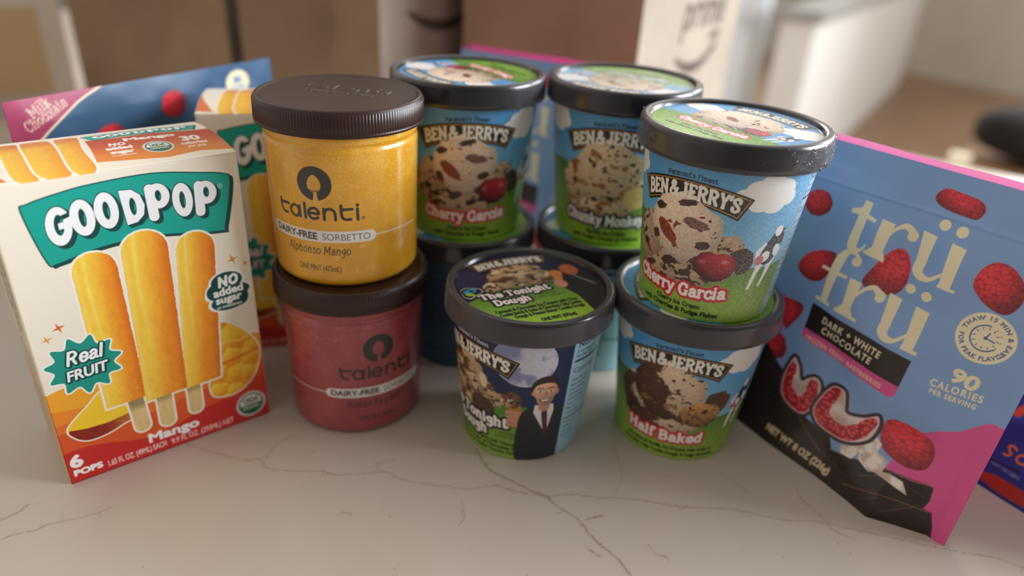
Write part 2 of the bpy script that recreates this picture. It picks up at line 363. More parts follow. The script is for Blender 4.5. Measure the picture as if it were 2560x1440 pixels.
# ------------------------------------------------------------------ printed pictures
def ice(kind, cx, cy, a, b):
    def f(x, y):
        u, v = (x-cx)/a, (y-cy)/b; n = fbm(x*.55, y*.55, 4, 2); n2 = fbm(x*1.6, y*1.6, 3, 5); n3 = fbm(x*3.5, y*3.5, 2, 9)
        sh = np.clip(.92+.16*(v*.8-u*.35)-.34*np.clip(np.hypot(u, v)-.72, 0, 1)+.26*(n2-.5)+.07*(n3-.5), .3, 1.12)
        base = {'cg': (242, 216, 192), 'cm': (226, 200, 160), 'hb': (232, 202, 172), 'td': (206, 172, 128), 'cgd': (196, 166, 136)}[kind]
        c = rgb(*base)*sh[:, None]
        ck = fbm(x*.30+3, y*.36, 3, 11); rd = fbm(x*.16+9, y*.24, 3, 23); th = .66
        if kind in ('cg', 'cgd'):
            c = mix(c, rgb(140, 62, 46)*(.7+.6*n2)[:, None], sst(.75, .78, rd)); c = mix(c, rgb(62, 45, 38)*(.6+.8*n2)[:, None], sst(.60 if kind == 'cgd' else .73, .66 if kind == 'cgd' else .75, ck))
        elif kind == 'cm':
            c = mix(c, rgb(160, 108, 66)*(.7+.6*n2)[:, None], sst(.62, .68, rd)); c = mix(c, rgb(44, 33, 30)*(.6+.8*n2)[:, None], sst(.67, .69, ck))
        elif kind == 'hb':
            e = x-cx+3*np.sin(y*.35)+9*(n-.5)+.35*(y-cy)
            c = mix(c, rgb(92, 54, 40)*np.clip(sh*1.0, .35, 1.2)[:, None]*(.55+.9*fbm(x*.5+y*.2, y*2.2, 3, 4))[:, None], sst(1.5, -1.5, e))
            c = mix(c, rgb(70, 44, 34)*(.6+.8*n2)[:, None], sst(.66, .69, ck)); c = mix(c, rgb(178, 122, 66)*sh[:, None], sst(.68, .71, rd)*sst(2, -12, y-cy))
        else:
            c = mix(c, rgb(118, 80, 56)*np.clip(sh, .4, 1.1)[:, None], sst(.44, .6, fbm(x*.14, y*.2, 3, 31)))
            c = mix(c, rgb(232, 210, 166)*np.clip(sh, .6, 1.1)[:, None], sst(.57, .64, rd)); c = mix(c, rgb(50, 36, 32), sst(.63, .67, ck))
        return np.clip(c, 0, 1)
    return f
def chunk(cv, cx, cy, a, b, rot, kind, sd):
    cv.paint(ell(cx, cy, a, b, rot, .16, 2.2, sd), ice(kind, cx, cy, a, b))
def scoop(cv, cx, cy, s, kind):
    """a scoop of ice cream on a broken lump of the same; cx, cy = centre of the ball, s = scale to a ball of 20 mm"""
    lump = 'cgd' if kind == 'cg' else kind
    for i, (dx, dy, a, b) in enumerate([(-9, -19, 19, 10), (-20, -8, 11, 13), (9, -18, 15, 10), (17, -11, 11, 9), (-3, -24, 15, 7)]):
        chunk(cv, cx+dx*s, cy+dy*s, a*s, b*s, 0, lump, i+3)
    for dx, dy, a, b in ([(-24, -15, 9, 8), (22, -17, 8, 7), (-12, -25, 10, 6), (8, -25, 9, 6)] if kind == 'cg' else []): chunk(cv, cx+dx*s, cy+dy*s, a*s, b*s, .3, lump, int(dx)+31)
    if kind == 'cg': chunk(cv, cx+.5*s, cy+1.2*s, 19.6*s, 18.6*s, -.2, kind, 1)
    else: chunk(cv, cx, cy, 21*s, 20*s, -.2, kind, 1)
    if kind == 'cg':
        cv.paint(ell(cx-8*s, cy-2*s, 8*s, 3.4*s, -.75, .15), lambda x, y: rgb(138, 66, 48)*(.6+.8*fbm(x*1.2, y*1.2, 3, 3))[:, None])
        cv.paint(ell(cx+7*s, cy+6*s, 7*s, 2.6*s, -.15, .2), lambda x, y: rgb(120, 84, 76)*(.6+.8*fbm(x*1.2, y*1.2, 3, 8))[:, None])
        for dx, dy, a, b in [(-13, 10, 3.6, 2.2), (2, 16, 5, 1.7), (12, -5, 3.6, 2.2), (-15, -6, 2.4, 2.6), (-5, -18, 5, 2.4), (-18, -24, 4, 2), (5, -22, 3.6, 2.2), (10, -14, 3.4, 2.2), (-24, -14, 3, 2.2)]:
            cv.paint(ell(cx+dx*s, cy+dy*s, a*s, b*s, .3, .35, 2, int(dx)+40), lambda x, y: rgb(66, 48, 42)*(.5+1.*fbm(x*1.5, y*1.5, 3, 7))[:, None])
def cherry(cv, cx, cy, s):
    cv.paint(stroke(smooth([(cx-.5*s, cy+3*s), (cx+1*s, cy+10*s), (cx+6*s, cy+15*s)]), .35*s), (150, 130, 60))
    def c(x, y):
        u, v = (x-cx)/(11*s), (y-cy)/(8.5*s); L = np.clip(.75+.3*v-.55*np.clip(np.hypot(u, v)-.6, 0, 1)+.15*u, .25, 1.1)
        q = rgb(196, 42, 60)*L[:, None]*(.9+.25*fbm(x*.8, y*.8, 3, 4))[:, None]
        for hx, hy, hr, hs in ((.45, .38, .26, .8), (-.62, .25, .28, .55)): q = mix(q, rgb(240, 150, 160), hs*sst(hr, 0, np.hypot(u-hx, v-hy)))
        return np.clip(q, 0, 1)
    cv.paint(union([ell(cx-3.6*s, cy+.4*s, 7.2*s, 7.8*s), ell(cx+3.8*s, cy+.4*s, 7.2*s, 7.8*s), ell(cx, cy-2.4*s, 8.3*s, 6.6*s)]), c)
def cloud(cv, cx, cy, s, col=(240, 236, 232)):
    cv.paint(union([ell(cx+dx*s, cy+dy*s, r*s, r*s*.85) for dx, dy, r in [(-8.5, -1, 5), (-4, 2.5, 5.6), (1.5, 5, 6.2), (7, 3, 6), (10, -1, 4.6), (4, -3.4, 6), (-2.5, -3.2, 5.4)]]), col)
def cow(cv, x, y, s):
    wh, bk = (246, 244, 240), (46, 44, 48)
    P = lambda L: [(x+a*s, y+b*s) for a, b in L]
    for L, r in [([(-1, -4), (-3.6, -13), (-5.2, -21.6)], [2.4, 1.2, .9]), ([(4, -5), (2.6, -14), (1, -20.6)], [2.2, 1.1, .8])]: cv.paint(stroke(P(L), np.array(r)*s), wh)
    cv.paint(stroke(P([(3.8, 4), (2.2, -1), (.6, -4.6)]), np.array([4.2, 5.4, 4.6])*s), bk); cv.paint(ell(x+5.4*s, y-2*s, 2.4*s, 3.2*s, .2, .2), wh); cv.paint(ell(x-.6*s, y-4.6*s, 2.6*s, 2.8*s, 0, .2), wh)
    cv.paint(stroke(P([(-2.6, 2), (-5.4, -2), (-4.8, -7)]), np.array([.8, 1.3, 1])*s), wh); cv.paint(ell(x-3.6*s, y-6.4*s, 2.4*s, 2.6*s), (206, 104, 112))
    cv.paint(stroke(P([(2.4, 8.5), (6.4, 8.6)]), .9*s), bk); cv.paint(ell(x+3.2*s, y+8.2*s, 2.2*s, 2.8*s), wh)
def banner(cv, u0, z0, txt="BEN\u2009&\u2009JERRY'S", k=1., letters=True, board=True, vf=True, sag=6.3, tilt=0):
    hw = 29*k
    ar = lambda X: sag*k*(1-(X/hw)**2)+tilt*X
    top = [(X*1.045, ar(X)+11.4*k) for X in np.linspace(-hw, hw, 17)]; bot = [(X*.86, ar(X)) for X in np.linspace(hw, -hw, 17)]
    P = poly([(u0+a, z0+b) for a, b in top+bot])
    if board:
        cv.paint(P, (24, 22, 22), .25); cv.paint(P, (196, 140, 62), -.75*k); cv.paint(P, (24, 22, 22), -1.25*k)
    wp = lambda X, Y: (X*(1+Y*.004), Y+ar(X))
    if letters: sk(cv, txt, u0, z0+2.0*k, 7.3*k, (244, 238, 226), 1.18, .85, align=1, fit=49.5*k, warp=wp)
    if vf: sk(cv, "Vermont's Finest", u0+.5*k, z0+13.2*k, 2.6*k, (28, 46, 70), .75, .45, align=1, fit=25*k, warp=lambda X, Y: (X, Y+ar(X)*.9))
def title(cv, t, u0, z0, h, width, back, fg=(250, 246, 240), warp=None, rot=0, o=1.5):
    for ps in ([(o, back, (0, 0))], [(0, fg, (0, 0))]): sk(cv, t, u0, z0, h, None, 1.12, .72, align=1, fit=width, warp=warp, passes=ps, rot=rot)
def nutrition(cv, u0, u1, top=84, lean=0):
    cv.paint(poly([(u0+lean, 86.5), (u1, 86.5), (u1, -1), (u0, -1)]), (160, 205, 226))
    tx(cv, 'Nutrition', u0+2.6, top-4.2, 3.6, (14, 24, 40), .12)
    for i, t in enumerate(['3 servings per', 'Serving size']): tx(cv, t, u0+2.4, top-8-i*3, 1.8, (20, 34, 50), .03)
    cv.paint(poly([(u0+2, top-14.4), (u1-1, top-14.4), (u1-1, top-13), (u0+2, top-13)]), (12, 16, 26))
    tx(cv, 'Calories', u0+2.2, top-22, 3.4, (26, 48, 70))
    rs = np.random.RandomState(5)
    for i in range(13):
        z = top-28-i*3.5
        if i == 8: cv.paint(poly([(u0+2, z), (u1-1, z), (u1-1, z+.9), (u0+2, z+.9)]), (12, 16, 26)); continue
        tx(cv, ['Total Fat 14g', 'Saturated Fat', 'Trans Fat 0g', 'Cholesterol', 'Sodium 50mg', 'Total Carb', 'Fiber 1g', 'Total Sugars', '', 'Vitamin D', 'Calcium', 'Iron 0mg', 'Potassium'][i], u0+2.2, z, 1.7, (40, 66, 90), .02)
def landscape(cv):
    def f(x, y):
        hz = np.clip(34.5+13*np.abs((x-14)/44)**1.7*np.where(x < 14, 1, .55), 0, 52)
        sky = mix(rgb(84, 156, 208), rgb(126, 190, 226), np.clip((80-y)/45, 0, 1))
        sky = sky+(.05*(fbm(x*.08, y*.3, 3, 6)-.5))[..., None]
        g = mix(rgb(150, 188, 62), rgb(74, 122, 44), np.clip(y/hz, 0, 1)**1.6)*(.86+.28*fbm(x*.9, y*.9, 3, 8))[..., None]
        return np.clip(mix(sky, g, sst(-.15, .15, hz-y)), 0, 1)
    cv.all(f)
def frost(cv, lo, hi, amt, sd=1):
    n = fbm(cv.X*.10, cv.Y*.10, 3, sd); w = sst(lo, hi, cv.X+14*(n-.5)); sp = sst(.60, .82, vn(cv.X*3.3, cv.Y*3.3, sd+3))*.7+.18
    cv.c = mix(cv.c, rgb(236, 240, 244), np.clip(w*sp*amt, 0, 1))
def pint_art(cv, kind, u):
    """u = arc position (mm) of the middle of the name banner"""
    if kind == 'blank':
        cv.all(lambda x, y: np.clip(mix(rgb(44, 84, 112), rgb(50, 96, 122), fbm(x*.2, y*.2, 3, 2)), 0, 1))
        for i in range(9): tx(cv, 'Cream skim milk liquid sugar water egg yolks', u-30, 70-i*4, 2, (24, 44, 62), .05, fit=56)
        cv.paint(poly([(-200, 14), (200, 14), (200, 15), (-200, 15)]), (24, 40, 58)); return
    if kind == 'td': return td_art(cv, u)
    landscape(cv)
    cloud(cv, u+36, 75, 1.1); cloud(cv, u-42, 78, 1.0, (236, 230, 220)); cloud(cv, u+95, 70, 1.2); cloud(cv, u-95, 72, 1.2)
    banner(cv, u, 60.6, letters=False, tilt=.03)
    if kind == 'cg':
        chunk(cv, u+24, 45, 8, 8, 0, 'cgd', 31)
        cv.paint(ell(u+32, 39, 7, 7.5, .3, .18, 2, 5), lambda x, y: rgb(58, 44, 42)*(.5+1*fbm(x, y, 4, 6))[:, None])
        scoop(cv, u-1, 50, 1.02, 'cg'); cherry(cv, u+19, 34.5, .98)
        cow(cv, u+46, 46, 1.1)
    elif kind == 'cm':
        scoop(cv, u-1, 50, 1.02, 'cm')
        cv.paint(ell(u+21, 35, 11, 8, .2, .05), lambda x, y: mix(rgb(226, 206, 140), rgb(190, 160, 90), fbm(x*.6, y*.6, 3, 4)))
        cv.paint(poly([(u+8, 38), (u+30, 46), (u+36, 36), (u+20, 42)]), (50, 38, 34)); cow(cv, u+46, 46, 1.1)
    else:
        scoop(cv, u-2, 50, 1.02, 'hb')
        cv.paint(ell(u+28, 46, 8, 8, .5, .2), lambda x, y: rgb(84, 52, 38)*(.5+1*fbm(x, y, 4, 6))[:, None])
        def ck(x, y):
            L = .82+.25*((y-36)/9)+.45*(fbm(x*.7, y*.7, 3, 9)-.5); c = rgb(200, 142, 82)*L[:, None]
            return np.clip(mix(c, rgb(60, 40, 30), sst(.66, .69, fbm(x*.5, y*.5, 2, 14))), 0, 1)
        cv.paint(ell(u+19, 36.5, 12, 9, .1, .12, 2, 8), ck); cow(cv, u+45, 46, 1.0)
    banner(cv, u, 60.6, board=False, tilt=.03)
    name, back, lines = {'cg': ('Cherry Garcia', (206, 32, 44), ['Cherry Ice Cream', 'with Cherries & Fudge Flakes']),
        'cm': ('Chunky Monkey', (28, 34, 60), ['Banana Ice Cream', 'with Fudge Chunks & Walnuts']),
        'hb': ('Half Baked', (206, 32, 44), ['Chocolate & Vanilla Ice Creams with Gobs of', 'Chocolate Chip Cookie Dough & Fudge Brownies'])}[kind]
    title(cv, name, u, 15.8, 7.0, 57 if kind != 'hb' else 50, back, warp=lambda X, Y: (X, Y-1.6+2.2*(X/30)**2*.8))
    for i, t in enumerate(lines):
        tx(cv, t, u+(2 if kind != 'hb' else 4), 7.6-i*4.1, 2.7 if kind != 'hb' else 2.3, (16, 22, 14), .17, align=1, fit=[28, 50][i] if kind != 'hb' else [60, 64][i])
    nutrition(cv, u+59, u+100, 84, 4)
    tx(cv, 'o', u+29.6, 60.4, 1, (30, 40, 50))
def man(cv, x, y, s):
    P = lambda L: [(x+a*s, y+b*s) for a, b in L]
    cv.paint(poly(smooth(P([(-13, -52), (-14, -22), (-10.5, -11.5), (-4, -8.5), (5, -8.5), (11, -11), (15, -22), (16, -52)]), 6, True)), lambda a, b: rgb(32, 34, 46)*(.75+.5*fbm(a*.6, b*.6, 3, 3))[:, None])
    cv.paint(poly(P([(-5, -7.5), (5.5, -7.5), (6.5, -12), (3.2, -30), (-5.5, -13)])), (222, 222, 226))
    cv.paint(poly(P([(-.8, -10.8), (2.4, -10.8), (4.2, -28), (2.4, -32), (-.6, -16)])), (84, 36, 48)); cv.paint(ell(x+.8*s, y-10.6*s, 2*s, 1.7*s), (40, 24, 36))
    sk_ = lambda a, b: np.clip(rgb(228, 174, 142)*(.88+.02*((b-y)/s)-.012*((a-x)/s))[:, None], 0, 1)
    cv.paint(stroke(P([(.3, -9), (.3, -4)]), 3.3*s), (198, 142, 112)); cv.paint(ell(x-6.6*s, y+1*s, 1*s, 1.9*s), (192, 132, 104)); cv.paint(ell(x+7*s, y+1*s, 1*s, 1.9*s), (192, 132, 104))
    cv.paint(union([ell(x+.2*s, y+2.2*s, 6.7*s, 7.2*s), ell(x+.4*s, y-3*s, 4.9*s, 5.4*s)]), sk_)
    cv.paint(poly(smooth(P([(-7.6, 1.5), (-7.4, 7.5), (-3, 12), (3, 12.4), (7.4, 9), (7.6, 2.5), (6.2, 6.2), (1, 8), (-4.8, 6.4), (-6.4, 3.5)]), 5, True)), (40, 30, 28))
    for dx in (-2.7, 3.1):
        cv.paint(ell(x+dx*s, y+2.1*s, 1.5*s, .62*s), (238, 232, 228)); cv.paint(ell(x+dx*s, y+2.1*s, .6*s, .6*s), (44, 32, 30)); cv.paint(stroke(P([(dx-1.7, 3.9), (dx, 4.5), (dx+1.7, 4)]), .32*s), (66, 44, 38))
    cv.paint(stroke(P([(.5, 2), (.9, -1), (-.4, -1.2)]), .26*s), (164, 104, 80))
    cv.paint(poly(smooth(P([(-2.9, -3.1), (.4, -3.8), (3.7, -2.8), (2.4, -5.2), (.3, -5.9), (-1.9, -5.3)]), 5, True)), (126, 56, 54)); cv.paint(poly(P([(-2.3, -3.5), (.4, -4.1), (3.1, -3.3), (1.8, -4.9), (-1.2, -5)])), (244, 240, 236))
def moon(cv, cx, cy, r):
    cv.paint(ell(cx, cy, r, r*.97), lambda x, y: np.clip(mix(rgb(204, 202, 218), rgb(134, 142, 180), sst(.42, .66, fbm(x*.11, y*.11, 4, 3)))*(.95+.1*fbm(x, y, 2, 5))[:, None], 0, 1))
def td_art(cv, u):
    cv.all(lambda x, y: np.clip(mix(mix(rgb(22, 44, 98), rgb(16, 30, 72), np.clip(y/86, 0, 1)), mix(rgb(146, 186, 60), rgb(80, 128, 46), np.clip(y/44, 0, 1)), sst(-.2, .2, 42-11*np.abs((x+4)/44)**2*.8-y)), 0, 1))
    moon(cv, -1, 73.5, 17.2)
    banner(cv, u, 60.6, vf=False, tilt=.03)
    sk(cv, "Vermont's Finest", u+1, 60.6+13.2, 2.6, (238, 236, 232), .75, .45, align=1, fit=25, warp=lambda X, Y: (X, Y+6*(1-(X/29)**2)))
    for dx, dy, a, b, r in [(-46, 40, 14, 14, 0), (-30, 36, 12, 9, -.4), (-24, 50, 7, 10, .5), (-20, 44, 8, 6, -.5)]: chunk(cv, dx, dy, a, b, r, 'td', int(dx)+60)
    chunk(cv, -39, 54, 17, 16, -.2, 'td', 2)
    cv.paint(ell(-26, 36, 9, 7, 0, .15), lambda x, y: rgb(74, 56, 44)*(.5+1*fbm(x*1.2, y*1.2, 3, 6))[:, None])
    cv.paint(ell(-24.5, 55, 2.6, 5, .2, .1), (226, 208, 164)); banner(cv, u, 60.6, vf=False, board=False, tilt=.03)
    for ps in ([(1.5, (22, 20, 34), (0, 0))], [(0, (250, 246, 240), (0, 0))]):
        sk(cv, 'The Tonight', -35.5, 24.5, 6.8, None, 1.25, .75, align=1, fit=54, passes=ps, warp=lambda X, Y: (X, Y+.0012*(X-20)**2))
        sk(cv, 'Dough', -35.5, 16, 6.8, None, 1.25, .75, align=1, fit=26, passes=ps)
    tx(cv, 'STARRING', -14, 19.4, 1.6, (36, 60, 30), .03, fit=12); tx(cv, 'LATE NIGHT', -17, 16.4, 2.0, (36, 60, 30), .03, fit=19)
    for i, t in enumerate(['Caramel & Chocolate Ice Creams with Chocolate', 'Cookie Swirls & Gobs of Chocolate Chip', '& Peanut Butter Cookie Dough']):
        tx(cv, t, 1.2, 11-i*3.5, 2.3, (16, 26, 14), .15, align=2, fit=[70, 62, 48][i])
    cone = poly([(-11, 46), (-2.2, 46), (-.8, 38), (-2.6, 25), (-4.5, 25)])
    cv.paint(cone, lambda x, y: np.clip(rgb(214, 136, 60)*(.85+.25*(np.sin((x+y)*2.2)*np.sin((x-y)*2.2)))[:, None], 0, 1)); chunk(cv, -8, 46, 7, 6, -.4, 'td', 77)
    for i in range(4): cv.paint(stroke([(-9+i*.3, 37-i*3.1), (-5, 37.6-i*3.1), (-.6, 36.4-i*3.1)], 1.45), (204, 146, 118)); cv.paint(stroke([(-9+i*.3, 35.5-i*3.1), (-.8, 34.9-i*3.1)], .25), (140, 86, 66))
    man(cv, 11.4, 51.5, 1.02)
    nutrition(cv, 25, 66, 84, 0)
def lid_art(cv, kind):
    """lid picture in its own upright frame, radius 42 mm"""
    if kind == 'td':
        cv.all(lambda x, y: np.clip(mix(rgb(24, 24, 52), mix(rgb(150, 190, 54), rgb(86, 132, 44), np.clip((y+36)/34, 0, 1)), sst(-.25, .25, 1.5-.007*(x+6)**2-y)*sst(22, 21, x+.06*y)), 0, 1))
        cv.paint(ell(-31, 18, 11, 11), (48, 48, 88)); cv.paint(poly([(17, -8), (22, -2), (27, 6), (34, 4), (46, -4), (46, -40), (20, -44), (20.5, -20)]), (22, 22, 28))
        banner(cv, 0, 24, k=.86, vf=False, letters=False, sag=4)
        for dx, dy, a, b, r in [(-17, 6, 12, 6, .3), (-4, 9, 15, 9, 0), (10, 8, 12, 8, 0)]: chunk(cv, dx, dy, a, b, r, 'td', int(dx)+80)
        chunk(cv, -2, 16, 19, 12, 0, 'td', 5); banner(cv, 0, 24, k=.86, vf=False, board=False, sag=4)
        cv.paint(stroke([(21, 9), (18, -4)], [4, .9]), (206, 130, 66)); cv.paint(ell(17.8, -3.5, 3.8, 4.8), (206, 138, 112)); cv.paint(ell(31, 11, 5.4, 7), (176, 96, 62)); cv.paint(stroke([(30, 4), (37, -10)], .5), (140, 140, 148))
        w1 = lambda X, Y: (X, Y)
        for ps in ([(1.5, (22, 20, 34), (0, 0))], [(0, (250, 240, 236), (0, 0))]):
            sk(cv, 'The Tonight', -12, -7, 5.6, None, 1.25, .75, align=1, fit=43, passes=ps, warp=w1); sk(cv, 'Dough', -17.6, -15.4, 5.6, None, 1.25, .75, align=1, fit=22, passes=ps)
        tx(cv, 'STARRING', -3.6, -12, 1.7, (36, 60, 30), fit=14); tx(cv, 'LATE NIGHT', -4.6, -15.4, 2.0, (36, 60, 30), fit=20)
        for i, t in enumerate(['Caramel & Chocolate Ice Creams with Choc', 'Cookie Swirls & Gobs of Chocolate Chip Cookie', 'Dough & Peanut Butter Cookie Dough']): tx(cv, t, [-32, -31, -24][i], -23.4-i*3.9, 2.9, (14, 24, 10), .2, fit=[50, 49, 42][i])
        tx(cv, 'ONE PINT (473ml)', -12, -38.2, 2.9, (14, 24, 10), .22, fit=21)
        P = lambda L: [(-36.5+a, 3+b) for a, b in L]
        cv.paint(poly(P([(-4, 4.5), (0, 6.2), (7.5, 3), (8, -1), (-2, -7), (-5, -4)])), (232, 232, 232)); cv.paint(poly(P([(-4, 4), (0, 5.6), (7, 2.6), (7.4, -1), (-2, -6.2), (-4.6, -3.6)])), (14, 18, 24))
        cv.paint(ell(-35.6, 4.6, 4.4, 2.3, .2), (40, 160, 200)); cv.paint(ell(-34.8, 4.6, 1.6, .9, .2), (14, 18, 24)); cv.paint(ell(-36.8, .8, 3, 1.5, -.5), (170, 206, 40)); return
    cv.all(lambda x, y: np.clip(mix(rgb(80, 152, 206), mix(rgb(128, 172, 52), rgb(76, 124, 44), np.clip((y+34)/28, 0, 1))*(.86+.28*fbm(x*.8, y*.8, 3, 4))[..., None], sst(-.2, .2, -6-.004*x*x-y)), 0, 1))
    cloud(cv, 28, 16, 1.0); cloud(cv, -33, 12, .9)
    banner(cv, 0, 23, k=.84, vf=False, letters=False, sag=5)
    kk = {'cg': 'cg', 'cm': 'cm', 'hb': 'hb'}[kind]
    for i, (dx, dy, a, b) in enumerate([(-14, -3, 12, 7), (12, -3, 12, 7), (0, -5, 16, 6)]): chunk(cv, dx, dy, a, b, 0, 'cgd' if kk == 'cg' else kk, i+60)
    chunk(cv, -3, 9, 25, 15.5, 0, kk, 9)
    if kk == 'cg': cherry(cv, 16, -4, .7); cv.paint(ell(-7, 6, 6, 2.4, -.5, .2), (136, 60, 46))
    cow(cv, 30, 2, .62)
    banner(cv, 0, 23, k=.84, vf=False, board=False, sag=5)
    title(cv, {'cg': 'Cherry Garcia', 'cm': 'Chunky Monkey', 'hb': 'Half Baked'}[kind], -1, -20, 5.2, 44, (206, 32, 44) if kk != 'cm' else (28, 34, 60), warp=lambda X, Y: (X, Y+.004*X*X), o=1.3)
    for i, t in enumerate({'cg': ['Cherry Ice Cream', 'with Cherries & Fudge Flakes'], 'cm': ['Banana Ice Cream', 'with Fudge Chunks & Walnuts'], 'hb': ['Chocolate & Vanilla Ice Creams', 'with Cookie Dough & Brownies']}[kind]):
        tx(cv, t, -1, -27-i*4, 2.5, (14, 24, 10), .18, align=1, fit=[24, 38][i])

# ------------------------------------------------------------------ materials
M_CARTON = mat_print('printed_paperboard', .42, .12, bump=.05)
M_FROST = mat_print('frosted_printed_paperboard', .38, .25, bump=.25, bscale=2200)
M_LIDPRINT = mat_print('printed_lid_disc', .42, .15, bump=.15, bscale=1500)
M_LID = mat_noise('glossy_black_lid', (20, 18, 26), (26, 23, 33), 40, .24, .3, bump=.12, bscale=120)
M_BROWN = mat_noise('dark_brown_plastic', (46, 24, 20), (54, 29, 24), 60, .36, 0, bump=.05, bscale=400)
M_JAR = mat_print('clear_jar_of_sorbet', .32, .8, bump=.22, bscale=700)
M_BOX = mat_print('coated_carton', .48, .05, .35)
M_POUCH = mat_print('satin_film', .36, .18)
M_FILM = mat_print('thin_film_back', .4, .1)
_n = M_FILM.node_tree; _t = _n.nodes.new('ShaderNodeBsdfTranslucent'); _m = _n.nodes.new('ShaderNodeMixShader'); _m.inputs[0].default_value = .28
_n.links.new(_n.nodes['Attribute'].outputs['Color'], _t.inputs['Color']); _n.links.new(_n.nodes['Principled BSDF'].outputs[0], _m.inputs[1]); _n.links.new(_t.outputs[0], _m.inputs[2]); _n.links.new(_m.outputs[0], _n.nodes['Material Output'].inputs['Surface'])
M_WATER = bpy.data.materials.new('water'); M_WATER.use_nodes = True
_b = M_WATER.node_tree.nodes['Principled BSDF']; _b.inputs['Transmission Weight'].default_value = 1; _b.inputs['IOR'].default_value = 1.33; _b.inputs['Roughness'].default_value = .02
M_BAND = bpy.data.materials.new('clear_tamper_film'); M_BAND.use_nodes = True
_n = M_BAND.node_tree; _p = _n.nodes['Principled BSDF']; _p.inputs['Base Color'].default_value = (.80, .79, .80, 1); _p.inputs['Roughness'].default_value = .22; _p.inputs['Coat Weight'].default_value = .6
_w = _n.nodes.new('ShaderNodeTexNoise'); _w.inputs['Scale'].default_value = 220; _c = _n.nodes.new('ShaderNodeTexCoord'); _b2 = _n.nodes.new('ShaderNodeBump'); _b2.inputs['Strength'].default_value = .25; _b2.inputs['Distance'].default_value = .0006
_f = _n.nodes.new('ShaderNodeLayerWeight'); _f.inputs['Blend'].default_value = .55; _r = _n.nodes.new('ShaderNodeMapRange'); _r.inputs[3].default_value = .004; _r.inputs[4].default_value = .17
_t = _n.nodes.new('ShaderNodeBsdfTransparent'); _m = _n.nodes.new('ShaderNodeMixShader')
for _x, _y in ((_c.outputs['Object'], _w.inputs['Vector']), (_w.outputs['Fac'], _b2.inputs['Height']), (_b2.outputs[0], _p.inputs['Normal']), (_f.outputs['Facing'], _r.inputs[0]), (_r.outputs[0], _m.inputs[0]), (_t.outputs[0], _m.inputs[1]), (_p.outputs[0], _m.inputs[2]), (_m.outputs[0], _n.nodes['Material Output'].inputs['Surface'])): _n.links.new(_x, _y)
M_KRAFT = mat_print('kraft_paper', .75, 0, .3, bump=.25, bscale=350)

# ------------------------------------------------------------------ ice cream pints
PH, PZT, PRL, PRT, PRB, PRR = .10056, .0865, .0490, .0445, .03626, .0481   # height, tub top, lid skirt, tub radii, rim radius
SEAT = .0022
def make_pint(name, label, kind, loc, u, res, dense=(-72, 72), lid_rot=0, lid_kind=None, lid_res=.5, frosty=None, glare=0):
    root = thing(name, label, 'ice cream pint', loc, 0, 'round ice cream pints')
    xs = axis(-127.2, 127.2, dense[0], dense[1], res, 3.2); ys = np.linspace(0, PZT*1000, int(PZT*1000/res)+1)
    X, Y = np.meshgrid(xs, ys); cv = Cv(X, Y, res); pint_art(cv, kind, u)
    if frosty: frost(cv, *frosty)
    th = X/40.5; k = Y/(PZT*1000); R = PRB+(PRT-PRB)*k-.0007*np.clip(1-Y/1.2, 0, 1)**2
    m = MB(); m.grid(np.stack([R*np.sin(th), -R*np.cos(th), Y/1000], -1), cv.c)
    m.lathe([(PRB-.0007, 0), (PRB-.0025, 0), (PRB-.003, .003), (.0005, .003)], 96, (225, 220, 210))
    m.build('tub', M_FROST if frosty else M_CARTON, root)
    l = MB(); H = PH; zs = H-.0143
    l.lathe([(PRT+.0002, zs+.002), (PRL-.001, zs+.0001), (PRL, zs+.0006), (PRL-.0001, zs+.003), (PRL-.0005, H-.004), (PRR+.0003, H-.0022), (PRR-.0001, H-.0008), (PRR-.0011, H-.0001), (PRR-.0024, H), (PRR-.0040, H-.0004), (.0434, H-.0010), (.0429, H-.0022), (.0427, H-SEAT-.0002)], 160)
    rr = np.concatenate([np.arange(0, 42.7, lid_res), [42.8]]); tt = np.linspace(0, 2*PI, int(2*PI*40/lid_res), endpoint=False)
    T_, R_ = np.meshgrid(tt, rr); x, y = R_*np.sin(T_), -R_*np.cos(T_)
    c, s = math.cos(-lid_rot), math.sin(-lid_rot); lc = Cv(x*c-y*s, x*s+y*c, lid_res); lid_art(lc, lid_kind or kind)
    if frosty: lc.c = mix(lc.c, rgb(226, 230, 232), np.clip(sst(.55, .9, vn(x*2.2, y*2.2, 4))*.45+.03, 0, 1))
    if glare: lc.c = mix(lc.c, rgb(226, 228, 228), np.clip(glare*(.4+.9*fbm(x*.2, y*.2, 3, 7)), 0, .85))  # pale window glare blended into the lid print colour
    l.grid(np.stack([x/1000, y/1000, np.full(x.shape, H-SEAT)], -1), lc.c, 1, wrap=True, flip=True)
    lid = l.build('lid', [M_LID, M_LIDPRINT], root)
    f = MB(); g = .00022
    f.lathe([(PRT+.0012, zs-.0006), (PRL-.0012, zs-.0004), (PRL+g, zs+.0004), (PRL-.0001+g, zs+.003), (PRL-.0005+g, H-.004), (PRR+.0003+g, H-.0022), (PRR-.0001+g, H-.0007), (PRR-.0011, H-.0001+g), (PRR-.0024, H+g), (PRR-.0040, H-.0004+g), (.0437, H-.0009+g)], 160)
    f.build('clear_tamper_band', M_BAND, lid)
    return root

